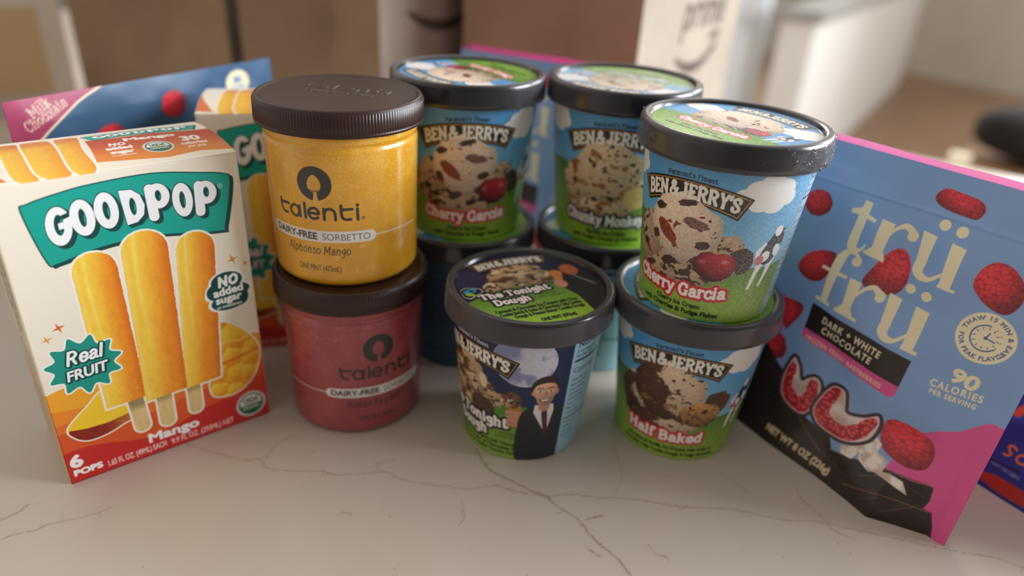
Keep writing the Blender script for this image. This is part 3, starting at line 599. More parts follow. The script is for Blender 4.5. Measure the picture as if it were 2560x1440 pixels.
# ------------------------------------------------------------------ sorbet jars
JH, JZT, JRB, JRT, JRL = .09869, .0850, .0403, .0418, .0454
def jar_art(cv, U, base, flavour, frost_amt):
    def body(x, y):
        n = fbm(x*.09, y*.09, 4, 2); c = rgb(*base)*(.93+.14*n)[..., None]
        c = mix(c, np.clip(rgb(*base)*.78+.22, 0, 1), sst(.45, .85, n)*.5*frost_amt)
        c = mix(c, rgb(250, 236, 206), sst(.66, .9, vn(x*3.1, y*3.1, 6))*sst(.35, .6, vn(x*1.3, y*1.3, 12))*np.clip((y-14)/56+.3*(fbm(x*.07, y*.07, 3, 2)-.5), .05, 1)*.75*frost_amt)
        return np.clip(c, 0, 1)
    cv.all(body)
    rs = np.random.RandomState(int(U+50))
    for i in range(9):
        cv.paint(ell(U+rs.uniform(0, 46), rs.uniform(8, 32), rs.uniform(.5, 1.7), rs.uniform(.6, 1.8), 0, .2), tuple(np.clip(np.array(base)+[14, 34, 70], 0, 255)), alpha=.55)
    K = (34, 28, 28)
    def fz(x, y): return mix(np.broadcast_to(rgb(*K), x.shape+(3,)), rgb(150, 140, 130), sst(.78, .95, vn(x*2.3, y*2.3, 9))*.6*frost_amt)
    ring = ell(U, 60.4, 9.2, 9.3); hole = union([poly(smooth([(U-.2, 65.2), (U+2.6, 63), (U+3.6, 59.6), (U+2.4, 56.6), (U, 55.8), (U-2.6, 56.6), (U-3.8, 59.6), (U-2.8, 63)], 6, True)), stroke([(U+.2, 57), (U+.3, 53.6), (U+.4, 50.2)], [.8, 1.0, 1.7])])
    cv.paint(Sh(lambda x, y: np.maximum(ring.f(x, y), -hole.f(x, y)), ring.bb), fz)
    cv.paint(stroke(smooth([(U-2.4, 57.2), (U-.2, 56.2), (U+2, 57)]), .22), K)
    S = lambda L, r=.78: cv.paint(stroke(smooth([(U+a, b) for a, b in L], 6), r), K)
    S([(-22.6, 48.6), (-22, 43.6), (-20.4, 41.4), (-18.2, 41.4)]); S([(-22.6, 46.6), (-19, 46.9), (-16.6, 46.8)])
    S([(-9.6, 43.8), (-11, 46.6), (-13.6, 46.6), (-15.4, 43.9), (-13.6, 41.1), (-11, 41.2), (-9.6, 43.8)]); S([(-9.4, 46.9), (-9.3, 43.5), (-9.3, 40.9)])
    S([(-6.2, 49), (-6.2, 45), (-6.1, 40.9)])
    S([(-4.2, 43.9), (-1, 43.9), (1.4, 43.9), (.8, 46), (-1.2, 46.9), (-3.6, 45.7), (-4.3, 43.6), (-3, 41.4), (-1, 40.9), (1, 41.7)])
    S([(4.3, 46.9), (4.3, 44), (4.3, 40.9)]); S([(4.3, 44.4), (5.6, 46.6), (8.2, 46.8), (9.9, 45), (10.1, 40.9)])
    S([(13.2, 49), (13.4, 43.4), (14.8, 41.3), (18, 41.2)]); S([(13.2, 46.7), (16, 46.8), (18.8, 46.9)])
    S([(21.6, 46.9), (21.6, 44), (21.7, 40.9)]); cv.paint(ell(U+21.6, 49, .95, .95), K)
    cv.paint(Sh(lambda x, y: np.abs(np.hypot(x-U-24.6, y-41.6)-.8)-.12, (U+23.4, U+25.8, 40.5, 42.7)), K); tx(cv, 'R', U+24.6, 41.15, .9, K, align=1)
    wh = (238, 234, 230)
    cv.paint(stroke([(U-29, 30.7), (U+28, 31)], 3.3), wh)
    cv.paint(stroke(smooth([(U+30, 31), (U+46, 31), (U+62, 30.2)]), .32), wh); cv.paint(stroke([(U-32, 30.7), (U-62, 29.8)], .32), wh)
    tx(cv, 'DAIRY-FREE', U-29.4, 29, 3.7, K, .18, fit=29); tx(cv, 'SORBETTO', U+2.2, 29, 3.7, K, -.06, fit=26)
    sk(cv, flavour, U-1.5, 20.2, 5.2, K, .52, serif=False, shear=.16, align=1, fit=37)
    tx(cv, 'ONE PINT (473mL)', U-.8, 10.2, 3.4, K, .02, align=1, fit=25)
def make_jar(name, label, loc, U, base, flavour, res, frost_amt, emboss):
    root = thing(name, label, 'sorbet jar', loc, 0, 'round sorbet jars')
    xs = axis(-128.8, 128.8, U-40 if U > 0 else U-44, U+66, res, 3.2)
    ys = np.concatenate([np.linspace(0, 4.5, 10), np.linspace(4.7, JZT*1000, int(80/res))])
    X, Y = np.meshgrid(xs, ys); cv = Cv(X, Y, res); jar_art(cv, U, base, flavour, frost_amt)
    th = X/41.; R = JRB+(JRT-JRB)*Y/85-.0045*(1-np.sqrt(np.clip(1-np.clip(1-Y/4.5, 0, 1)**2, 0, 1)))
    R = R-.0009*np.exp(-((Y-79)/1.6)**2)
    m = MB(); m.grid(np.stack([R*np.sin(th), -R*np.cos(th), Y/1000], -1), cv.c)
    m.lathe([(JRB-.0045, 0), (JRB-.008, .0002), (.0005, .0012)], 96, base)
    m.build('jar', M_JAR, root)
    l = MB(); H = JH; zs = H-.0137; seg = 168*4
    tt = np.linspace(0, 2*PI, seg, endpoint=False); rid = .00034*np.clip(.5+.9*np.cos(tt*168), 0, 1)
    prof = [(JRT+.0003, zs+.004, 0), (JRT+.0006, zs+.0002, 0), (JRL-.0007, zs, 0), (JRL-.0001, zs+.0005, 0), (JRL, zs+.0016, 0), (JRL-.0004, zs+.0020, 0), (JRL-.0004, zs+.0023, 1), (JRL-.0006, H-.0022, 1), (JRL-.0008, H-.0018, 0), (JRL-.0011, H-.0008, 0), (JRL-.0019, H, 0), (JRL-.0031, H, 0), (JRL-.0037, H-.0005, 0), (JRL-.0042, H-.0007, 0)]
    P = np.array([[[(r+k*rid[i])*math.sin(t), -(r+k*rid[i])*math.cos(t), z] for i, t in enumerate(tt)] for r, z, k in prof]); l.grid(P, wrap=True)
    if emboss:
        x0 = np.arange(-42, 42.01, .28); gx, gy = np.meshgrid(x0, x0); hv = Cv(gx, gy, .3, (0, 0, 0)); a = -.16
        for t, yy, h, f in (('talenti', 6, 9, 46),):
            sk(hv, t, 1.5, 5.5, 9, (255, 255, 255), .8, serif=False, align=1, fit=52, rot=a)
        sk(hv, 'gelato & sorbetto', -1.5, -3.2, 5, (255, 255, 255), .55, serif=False, shear=.2, align=1, fit=40, rot=a)
        hh = hv.c[..., 0]; rr = np.hypot(gx, gy); sc = np.minimum(1, (JRL*1000-4.3)/np.maximum(rr, 1e-6)); 
        l.grid(np.stack([gx*sc/1000, gy*sc/1000, H-.0007+hh*.00035+0*gx], -1))
    else:
        l.grid(np.array([[[r*math.sin(t), -r*math.cos(t), H-.0007] for t in np.linspace(0, 2*PI, 96, endpoint=False)] for r in (.0005, JRL-.0042)]), wrap=True, flip=True)
    l.build('lid', M_BROWN, root)
    return root

# ------------------------------------------------------------------ ice pop cartons
TEAL, DTEAL, CREAM = (18, 166, 150), (10, 70, 68), (246, 236, 217)
def goodpop(cv, T=(1, 1, 0, 0), shadow=True):
    sx, sy, ox, oy = T; M = lambda L: [(a*sx+ox, b*sy+oy) for a, b in L]; r = min(sx, (sx+sy)/2)
    P = poly(M(smooth([(11.6, 155.2), (14.5, 158.6), (28, 161.6), (42, 163.4), (68, 164.2), (90, 160.9), (102, 158.4), (104.9, 154), (99.4, 130.5), (96, 127.4), (67, 132), (50, 132.4), (35, 131), (20.5, 127.6), (16.2, 129.6)], 5, True)))
    cv.paint(P, DTEAL, .25*r, d=(1.4*sx, -1.2*sy)); cv.paint(P, DTEAL, .35*r); cv.paint(P, TEAL, -.25*r)
    def El(cx, cy, a, b, rot=0): return ell(cx*sx+ox, cy*sy+oy, a*sx, b*sy, rot)
    def St(p, w): return stroke(M(p), w*r)
    def cut(o, *hs):
        def f(x, y):
            d = o.f(x, y)
            for h in hs: d = np.maximum(d, -h.f(x, y))
            return d
        return Sh(f, o.bb)
    bar = poly(M([(24.4, 147.2), (31, 148.8), (31, 139), (26.3, 139), (26.3, 144.4), (24.4, 144)])); hg = El(24.8, 146.4, 2.0, 5.1, -.08)
    G = [cut(El(24.6, 145.8, 5.4, 9.6, -.08), Sh(lambda x, y: np.maximum(hg.f(x, y), -bar.f(x, y)), hg.bb), St([(24.9, 149.2), (31.5, 151.4)], 1.05)), cut(El(34.8, 148, 5.2, 9.1), El(34.8, 148, 1.5, 4.5)), cut(El(45.3, 149.5, 5.2, 9.2), El(45.3, 149.5, 1.5, 4.5)),
         cut(poly(M([(51.9, 158.2), (57.6, 157.8), (61, 154.6), (62.3, 149.2), (61.2, 144.2), (57.8, 141), (53, 140.3)])), El(57, 149.3, 1.45, 4.4)),
         cut(union([St([(65.6, 156.6), (65.6, 142.2)], 2.4), El(68.9, 152.4, 5.5, 6.5)]), El(69.1, 152.6, 1.4, 2.8)), cut(El(80.1, 148.2, 4.9, 9), El(80.1, 148.2, 1.4, 4.5)),
         cut(union([St([(88.8, 154.2), (87.9, 140.2)], 2.4), El(91.9, 150, 5.4, 6.2)]), El(92.1, 150.2, 1.4, 2.7))]
    for k in (1.5, .75): 
        for g in G: cv.paint(g, DTEAL, .3*r, d=(k*sx, -k*sy))
    for g in G: cv.paint(g, DTEAL, .3*r)
    for g in G: cv.paint(g, (252, 252, 252))
    if sx > .9: tx(cv, 'R', 99.4, 151.4, 1.3, (240, 250, 248), align=1); cv.paint(Sh(lambda x, y: np.abs(np.hypot(x-99.4, y-152.1)-1.15)-.12, (98, 101, 150.8, 153.4)), (240, 250, 248))
def star(cv, x, y, r, c):
    cv.paint(poly([(x+rr*math.cos(a+.3), y+rr*math.sin(a+.3)) for a, rr in [(k*PI/4, r if k % 2 == 0 else r*.26) for k in range(8)]]), c)
def pop_shape(xt, zt, xb, zb, hw):
    a = [(xb-hw, zb)]
    for k in range(0, 13): t = PI-PI*k/12; a.append((xt+hw*math.cos(t), zt-hw*.95+hw*.95*math.sin(t)))
    a += [(xb+hw, zb+1)]; return poly(a)
def pop_col(xt, zt, xb, zb, hw, warm):
    def f(x, y):
        xc = xb+(xt-xb)*(y-zb)/(zt-zb); u = (x-xc)/hw; v = (y-zb)/(zt-zb)
        c = mix(rgb(255, 206, 70), rgb(243, 146, 36), sst(-.55, .7, u+.35*(fbm(x*.2, y*.05, 3, 2)-.5)+warm-.35*(v-.5)))
        c = mix(c, rgb(222, 104, 20), sst(.55, 1.05, u)*.75); c = mix(c, rgb(255, 232, 130), sst(.16, 0, np.abs(u+.42-.05*np.sin(y*.1)))*sst(.1, .9, v)*.6)
        c = mix(c, rgb(255, 226, 128), sst(.16, 0, np.abs(u+.86))*.5)
        g = vn(x*1.3, y*1.3, 4); c = c*(.96+.08*fbm(x*.5, y*.3, 3, 3))[:, None]; c = mix(c, rgb(255, 236, 160), sst(.88, .98, g)*sst(.55, .05, v)*.6); c = mix(c, rgb(206, 104, 26), sst(.14, .04, g)*sst(.55, .05, v)*.25)
        return np.clip(c, 0, 1)
    return f
def seal(cv, x, y, r, mono=False):
    cv.paint(ell(x, y, r, r), (214, 214, 212)); cv.paint(ell(x, y, r*.82, r*.82), (30, 70, 52)); cv.paint(ell(x, y, r*.74, r*.74), (240, 240, 236))
    q = ell(x, y, r*.74, r*.74); cv.paint(Sh(lambda a, b: np.maximum(q.f(a, b), b-y+.02*r+.006*(a-x)**2), q.bb), (36, 110, 66))
    tx(cv, 'USDA', x, y+.1*r, r*.38, (30, 60, 46), .1, align=1, fit=r*1.0); tx(cv, 'ORGANIC', x, y-.4*r, r*.26, (244, 244, 240), .06, align=1, fit=r*1.2)
def box_front(cv):
    def bg(x, y):
        c = np.broadcast_to(rgb(*CREAM), x.shape+(3,)).copy()
        for lv, amp, ph, col in [(58, 3.4, .2, (244, 168, 44)), (48, 2.4, 1.6, (238, 140, 42)), (40, 2.0, 2.6, (230, 116, 42)), (31, 2.2, .6, (222, 88, 40)), (17, 4, 3.6, (204, 44, 40))]:
            b = lv+amp*np.sin(x*.085+ph*2)+(x-40)*.03*(lv > 55)
            c = mix(c, rgb(*col), sst(.15, -.15, y-b))
        c = mix(c, rgb(206, 50, 40), sst(70, 108, x+.2*(20-y))*sst(52, 20, y)*.8)
        return c
    cv.all(bg); goodpop(cv)
    mg = poly(smooth([(26.5, 52), (16, 45), (5.6, 35.4), (7, 29), (12.5, 24.6), (21, 24.6), (30, 27.6), (36, 32)], 5, True))
    cv.paint(mg, (250, 244, 232), .8)
    cv.paint(mg, lambda x, y: np.clip(mix(rgb(250, 196, 34), rgb(252, 216, 64), fbm(x*.15, y*.15, 3, 2)), 0, 1))
    sk_ = poly([(5.6, 33.6), (14, 32), (24, 31.8), (37, 34), (36, 28), (22, 23.4), (12, 23.6), (5, 29)])
    cv.paint(Sh(lambda x, y: np.maximum(mg.f(x, y), sk_.f(x, y)), mg.bb), lambda x, y: np.clip(mix(rgb(150, 40, 30), rgb(196, 110, 50), sst(18, 34, x))*(.8+.3*fbm(x*.8, y*.8, 3, 5))[:, None], 0, 1))
    mc = poly(smooth([(84, 70), (89, 73), (97, 68), (104, 60), (108.5, 49), (106, 36), (98, 26), (88, 23), (78, 28), (80, 50)], 5, True))
    cv.paint(mc, (250, 244, 232), .8)
    def cubes(x, y):
        d, dx, dy = worley(x*.1, y*.085, 3); c = mix(rgb(240, 152, 26), rgb(253, 206, 62), sst(-.5, .5, dy-dx*.4)); c = mix(c, rgb(214, 104, 24), sst(.1, .0, np.abs(x-93-.06*(y-50)))*.7); c = mix(c, rgb(222, 110, 28), sst(1.6, .2, np.abs(y-47-.15*(x-95)))*.8)
        c = mix(c, rgb(255, 224, 110), sst(1.8, .2, np.abs(y-59-.8*np.sin(x*.5)))*.6); return np.clip(c*(.95+.1*fbm(x*.5, y*.5, 3, 6))[:, None], 0, 1)
    cv.paint(mc, cubes)
    pops = [(34.6, 130, 34.6, 40, 9.9, -.05), (82.2, 130, 74.6, 37, 9.9, .12), (58.2, 136, 54.6, 36.8, 11, 0)]
    stk = [((38.8, 42), (39.6, 22.4), 3.9), ((69, 40), (68.4, 22.6), 3.7), ((53, 40), (52.6, 20.6), 4)]
    for p, (a, b, r) in zip(pops, stk): cv.paint(stroke([a, b], r), (250, 244, 232), 1.); cv.paint(pop_shape(*p[:5]), (250, 244, 232), 1.1)
    for p, (a, b, r) in zip(pops, stk):
        cv.paint(stroke([a, b], r), lambda x, y: mix(rgb(224, 196, 138), rgb(204, 172, 112), fbm(x*.8, y*.08, 3, 2))*np.clip(1.06-.3*np.clip((y-33)/4, 0, 1), .3, 1.1)[:, None])
        ps = pop_shape(*p[:5]); cv.paint(Sh(lambda x, y, ps=ps: ps.f(x, y)+.35*(vn(x*.9, y*.9, 3)-.5), ps.bb), pop_col(*p))
    bs = poly(smooth([(20+(17.6 if k % 2 == 0 else 13.4)*math.cos(k*PI/11+.1)*1.0, 70.5+(17.2 if k % 2 == 0 else 12.6)*math.sin(k*PI/11+.1)) for k in range(22)], 4, True))
    cv.paint(bs, (250, 248, 240), .9); cv.paint(bs, (24, 150, 134))
    for ps in ([(.75, DTEAL, (0, 0)), (.5, DTEAL, (.5, -.5))], [(0, (252, 252, 250), (0, 0))]):
        sk(cv, 'Real', 20.6, 72.6, 7.4, None, .98, .9, serif=False, shear=.28, align=1, fit=17.5, passes=ps, rot=.06)
        tx(cv, 'FRUIT', 20.2, 63.6, 5.6, None, align=1, shear=.2, fit=19, passes=[(o+.26, c, d) for o, c, d in ps], rot=.07)
    bl = union([ell(95.6, 97.4, 8.6, 5.6), ell(96, 90.6, 11.6, 5), ell(95.4, 84.6, 9.8, 5), ell(89, 92, 5, 5), ell(101.5, 86, 5, 5.6)])
    cv.paint(bl, (250, 250, 244), .9); cv.paint(bl, (12, 70, 66)); wt = (250, 250, 246)
    sk(cv, 'NO', 96, 94.9, 5.6, wt, 1.3, serif=False, shear=.15, align=1, fit=11.5, rot=.05); tx(cv, 'added', 95.9, 89.4, 4.5, wt, .3, align=1, fit=16.6, rot=.03); tx(cv, 'sugar', 95.4, 84.8, 4.1, wt, .3, align=1, fit=14.4, rot=.03); tx(cv, 'or sweeteners', 95.4, 81.5, 1.7, wt, .1, align=1, fit=14)
    star(cv, 100.3, 109.5, 3.6, (226, 146, 44)); star(cv, 107, 105.4, 2, (222, 96, 54)); star(cv, 13.5, 94.3, 3.2, (222, 104, 50)); star(cv, 7.4, 89.3, 2.7, (232, 164, 70))
    seal(cv, 99.4, 11.6, 9)
    tx(cv, 'Mango', 54.4, 9.2, 5.6, (252, 250, 246), .4, align=1, fit=28); tx(cv, '6', 1.8, 10.2, 7.2, (252, 250, 246), .6, fit=6); tx(cv, 'POPS', 2.2, 4.4, 3.5, (252, 250, 246), .36, fit=14)
    tx(cv, '1.65 FL OZ. (49ML) EACH', 18.4, 3.2, 3.7, (252, 236, 226), .06, fit=31); tx(cv, '9.9 FL OZ. (293ML) NET', 52, 2.9, 3.6, (250, 226, 216), .06, fit=36)
def box_top(cv):
    cv.all(lambda x, y: np.broadcast_to(rgb(*CREAM), x.shape+(3,)).copy())
    P = poly([(47.5, 9), (48.6, 20), (49.8, 40), (62, 39), (80, 41), (100, 38), (112, 38), (112, 3.6), (95, 7), (78, 4.4), (60, 7)])
    cv.paint(P, lambda x, y: np.clip(mix(rgb(232, 140, 52), rgb(196, 76, 46), sst(10, 34, y+2.4*np.sin(x*.12)+.05*(x-50))), 0, 1))
    goodpop(cv, (.60, .37, 43, -7.5))
    wt = (250, 246, 240)
    tx(cv, 'Mango', 78, 31, 4.6, wt, .4, align=1, fit=25); seal(cv, 78, 18, 7.4)
    sk(cv, 'NO', 61, 25.6, 4, wt, 1.2, serif=False, shear=.15, align=1, fit=8); tx(cv, 'added', 61, 20.6, 3.6, wt, .3, align=1, fit=12); tx(cv, 'sugar', 61, 15.6, 3.4, wt, .3, align=1, fit=10.6); tx(cv, 'or sweeteners', 61, 12.6, 1.4, wt, .05, align=1, fit=11)
    tx(cv, '30', 95.5, 21.6, 6.4, wt, .5, align=1, fit=9.6); tx(cv, 'calories', 95.5, 16.4, 3.2, wt, .2, align=1, fit=13); tx(cv, 'per pop', 95.5, 12.6, 2.4, wt, .1, align=1, fit=9)
    cv.paint(poly([(-1, 4), (10, 2), (3, 22), (-1, 40)]), (226, 120, 60))
    for x0, x1, t0, t1, w in [(13, 23, 13, 22.6, .1), (23, 36, 22.4, 36, .25), (36.4, 45.6, 37, 49, .35)]:
        P = poly(smooth([(x0, 2), (t0-.4, 30), (t0+.8, 50), (t0+2.6, 53), (t1-2.6, 53), (t1-.6, 49), (x1, 26), (x1, 2)], 5, True)); cv.paint(P, (250, 244, 232), 1.1)
        cv.paint(P, lambda x, y: np.clip(mix(mix(rgb(250, 196, 66), rgb(238, 150, 44), sst(x0, x1+4, x)), rgb(214, 118, 60), sst(36, 48, y)*.7)*(.94+.12*fbm(x*.8, y*.8, 3, 3))[:, None], 0, 1))
def box_side(cv):
    cv.all(lambda x, y: mix(rgb(232, 220, 196), rgb(222, 150, 70), sst(56, 54, y)*.35))
    rs = np.random.RandomState(2)
    for i in range(5): tx(cv, 'GOODPOP', 16+i*8, 150, 5, (30, 90, 84), .2, rot=-PI/2, fit=[60, 70, 66, 60, 50][i])
    for i in range(5): tx(cv, 'Organic mango puree', 14+i*8, 76, 3.4, (70, 92, 88), .1, rot=-PI/2, fit=62)
    cv.paint(Sh(lambda x, y: np.abs(np.maximum(np.abs(x-32)-22, np.abs(y-36)-32))-.3, (5, 60, 0, 72)), (206, 160, 60))
def make_carton(name, label, loc, rz, res, W=.110, D=.060, Hh=.1685, skew=0.):
    """front-left bottom corner at the origin, front facing -y, depth along +y"""
    root = thing(name, label, 'ice pop carton', loc, rz, 'ice pop cartons')
    m = MB(); b = .0007
    def sheet(n0, n1, fn, art, r, C=None):
        X, Y = np.meshgrid(np.linspace(0, n0, max(2, int(n0/r)+1)), np.linspace(0, n1, max(2, int(n1/r)+1))); cv = Cv(X, Y, r, CREAM); art and art(cv); return X/1000, Y/1000, cv.c
    sx = lambda y: skew*y      # the carton is pushed slightly out of square
    X, Y, c = sheet(W*1000, Hh*1000, None, box_front, res)
    bul = lambda u, v: np.sin(np.clip(u, 0, 1)*PI)*np.sin(np.clip(v, 0, 1)*PI)
    e = np.minimum(np.minimum(X, W-X), np.minimum(Y, Hh-Y)); rnd = np.clip(1-e/b, 0, 1)**2*b*.6
    m.grid(np.stack([X, rnd-.0012*bul(X/W, Y/Hh), Y], -1), c)
    X, Y, c = sheet(D*1000, Hh*1000, None, box_side, max(res, .6)); X = np.minimum(X, D)
    m.grid(np.stack([.0*X+sx(D-X), D-X, Y], -1), c)                  # left side, seen from outside
    m.grid(np.stack([W+sx(X), X, Y], -1), np.broadcast_to(rgb(*CREAM), c.shape))
    X, Y = np.meshgrid([0, W], [0, Hh]); m.grid(np.stack([W-X+sx(D), D+0*X, Y], -1), CREAM); X, Y = np.meshgrid([0, W], [0, D]); m.grid(np.stack([X+sx(Y), Y, 0*X], -1), CREAM, flip=True)
    m.build('carton', M_BOX, root)
    m = MB(); X, Y, c = sheet(W*1000, D*1000, None, box_top, max(res, .3))
    e = np.minimum(np.minimum(X, W-X), Y); rnd = np.clip(1-e/b, 0, 1)**2*b*.6
    Z = Hh+.0004-rnd+.0030*np.sin(np.clip(Y/D, 0, 1)*PI)*(.75+.25*np.sin(X/W*PI))+.0015*Y/D
    m.grid(np.stack([X+sx(Y), Y, Z], -1), c)
    for k, xx in ((0, 0.), (1, W)):
        yy = np.linspace(0, D, 20); zt = Hh+.0004+.0030*np.sin(yy/D*PI)*.75+.0015*yy/D
        P = np.stack([np.stack([xx+sx(yy), yy, 0*yy+Hh-.001], -1), np.stack([xx+sx(yy), yy, zt], -1)]); m.grid(P, CREAM, flip=(k == 0))
    m.build('top_flap', M_BOX, root)
    return root

# ------------------------------------------------------------------ film pouches
PBLUE, BUTTER, PINK, CHOC = (134, 166, 212), (244, 228, 190), (226, 84, 150), (40, 24, 18)
def rasp(cv, cx, cy, a, b, rot, sd, shape=None):
    def f(x, y):
        c, s = math.cos(rot), math.sin(rot); u = ((x-cx)*c+(y-cy)*s)/a; v = (-(x-cx)*s+(y-cy)*c)/b
        d, dx, dy = worley(u*5.6, v*6.2, sd); L = np.clip(1.05-.36*d*d+.12*(dy-dx*.4), .6, 1.2)*np.clip(1.12-.5*np.clip(np.hypot(u+.25, v-.35)-.45, 0, 1), .45, 1.1)*(.9+.2*fbm(x*.4, y*.4, 3, 2))
        q = rgb(206, 44, 58)*L[:, None]; q = mix(q, rgb(244, 170, 164), sst(.13, .02, np.hypot(dx+.08, dy-.12))*.55*sst(.2, .9, vn(u*3, v*3, sd))); return np.clip(q, 0, 1)
    cv.paint(poly(smooth(shape, 6, True)) if shape else ell(cx, cy, a, b, rot, .07, 3, sd), f)
def letters_trufru(cv):
    S = lambda P, r: cv.paint(stroke(smooth(P, 7), np.interp(np.linspace(0, 1, (len(P)-1)*7+1), np.linspace(0, 1, len(r)), r)), BUTTER)
    Q = lambda P: cv.paint(poly(P), BUTTER)
    # t
    Q([(28.6, 159.4), (33, 158.8), (33.2, 137), (27.4, 137)]); Q([(23.2, 150.6), (23.4, 153.2), (28.6, 155.2), (28.6, 151)]); Q([(31, 153.2), (38.2, 151.2), (37.8, 149.4), (31, 150.6)])
    S([(30.3, 138), (30.6, 133.4), (33, 131.8), (35.6, 132.8), (37.6, 136.4)], [2.9, 2.7, 1.6, .9, .5])
    # r
    Q([(40.8, 152.8), (48.2, 152), (47.2, 134.4), (41.4, 134.6)]); Q([(40.8, 152.8), (44, 152.6), (42.4, 149.6)]); Q([(37.8, 133.8), (49.6, 132.4), (49.4, 130.6), (37.6, 131.8)]); Q([(41.4, 137), (47.2, 137), (49.6, 132), (38, 133)])
    S([(47, 145), (49.5, 150), (53.5, 152.6), (56.8, 151)], [.6, .9, 1.6, 1.9]); S([(56.8, 151), (58.4, 149.4), (58, 148.2)], [1.6, 2.2, 2.6])
    # u with two dots
    Q([(62, 153.4), (69.4, 152.6), (69.4, 137), (64, 137)]); S([(66.8, 138), (66.8, 133), (70, 130.4), (74.4, 131), (79, 136)], [2.8, 2.8, 2, 1.1, .7]); Q([(77.4, 152.4), (84.8, 151.6), (85, 129.4), (79.4, 129.4)])
    Q([(79, 130.6), (87.6, 130), (87.4, 128.4), (78.8, 128.8)])
    for x, y, r in ((70.4, 159.3, 2.8), (79.4, 158.7, 2.9)): cv.paint(ell(x, y, r, r), BUTTER)
    # f
    S([(26.6, 98), (26.8, 112), (27.6, 124), (30.4, 129.6), (34.6, 129.8), (37.4, 127)], [1.9, 2.5, 2.7, 1.6, 1.0, 1.6]); cv.paint(ell(36.4, 125.6, 2.7, 2.7), BUTTER); Q([(19.4, 117.6), (34.8, 116.6), (34.6, 114.6), (19.3, 115.6)]); Q([(21.4, 98.8), (31, 97.6), (30.8, 95.6), (21.2, 96.8)])
    # r
    Q([(36.6, 116.4), (43.4, 115.6), (43, 97.6), (38, 97.8)]); Q([(34.4, 97.4), (48.8, 96), (48.6, 94), (34.2, 95.2)]); Q([(38, 101), (43, 101), (46, 95.6), (35, 96.6)])
    S([(43, 108), (46, 113), (50, 115.4), (53, 114)], [.6, .9, 1.6, 1.9]); S([(53, 114), (55, 112.8), (54.8, 111.4)], [1.6, 2.2, 2.6])
    # u
    Q([(58.6, 116), (65.6, 115.2), (65.6, 99), (60.6, 99)]); S([(63.2, 100), (63.2, 95.4), (66.4, 92.8), (70.6, 93.4), (75, 98.4)], [2.7, 2.7, 2, 1.1, .7]); Q([(73.4, 114.8), (80.9, 114), (81, 91.6), (75.4, 91.6)]); Q([(75, 93), (83.6, 92.2), (83.4, 90.4), (74.8, 91)])
    for x, y, r in ((67.4, 122.4, 2.7), (76.2, 121.6, 2.7)): cv.paint(ell(x, y, r, r), BUTTER)
def half_berry(cv, P, Q, sd):
    """a raspberry cut open: chocolate shell outline P, butter-white layer inside, a horseshoe of fruit Q = spine points, radius"""
    S = poly(smooth(P, 6, True)); cv.paint(S, lambda x, y: rgb(56, 40, 38)*(.8+.4*fbm(x*.4, y*.4, 3, 2))[:, None], 1.0); cv.paint(S, (232, 200, 202), -1.1)
    cv.paint(S, lambda x, y: mix(rgb(236, 212, 208), rgb(206, 170, 158), sst(.3, .7, fbm(x*.12, y*.12, 3, 3))), -1.9)
    def f(x, y):
        d, dx, dy = worley(x*.34, y*.42, sd); c = mix(rgb(230, 66, 76), rgb(160, 20, 34), sst(.15, .65, d)); c = mix(c, rgb(250, 190, 150), sst(.26, .05, np.hypot(dx*1.4, dy))*.6); return np.clip(c, 0, 1)
    pts, r = Q; k = stroke(smooth(pts, 6), r); cv.paint(Sh(lambda x, y: np.maximum(k.f(x, y)+.5*(vn(x*.8, y*.8, 4)-.5), S.f(x, y)+1.7), k.bb), f)
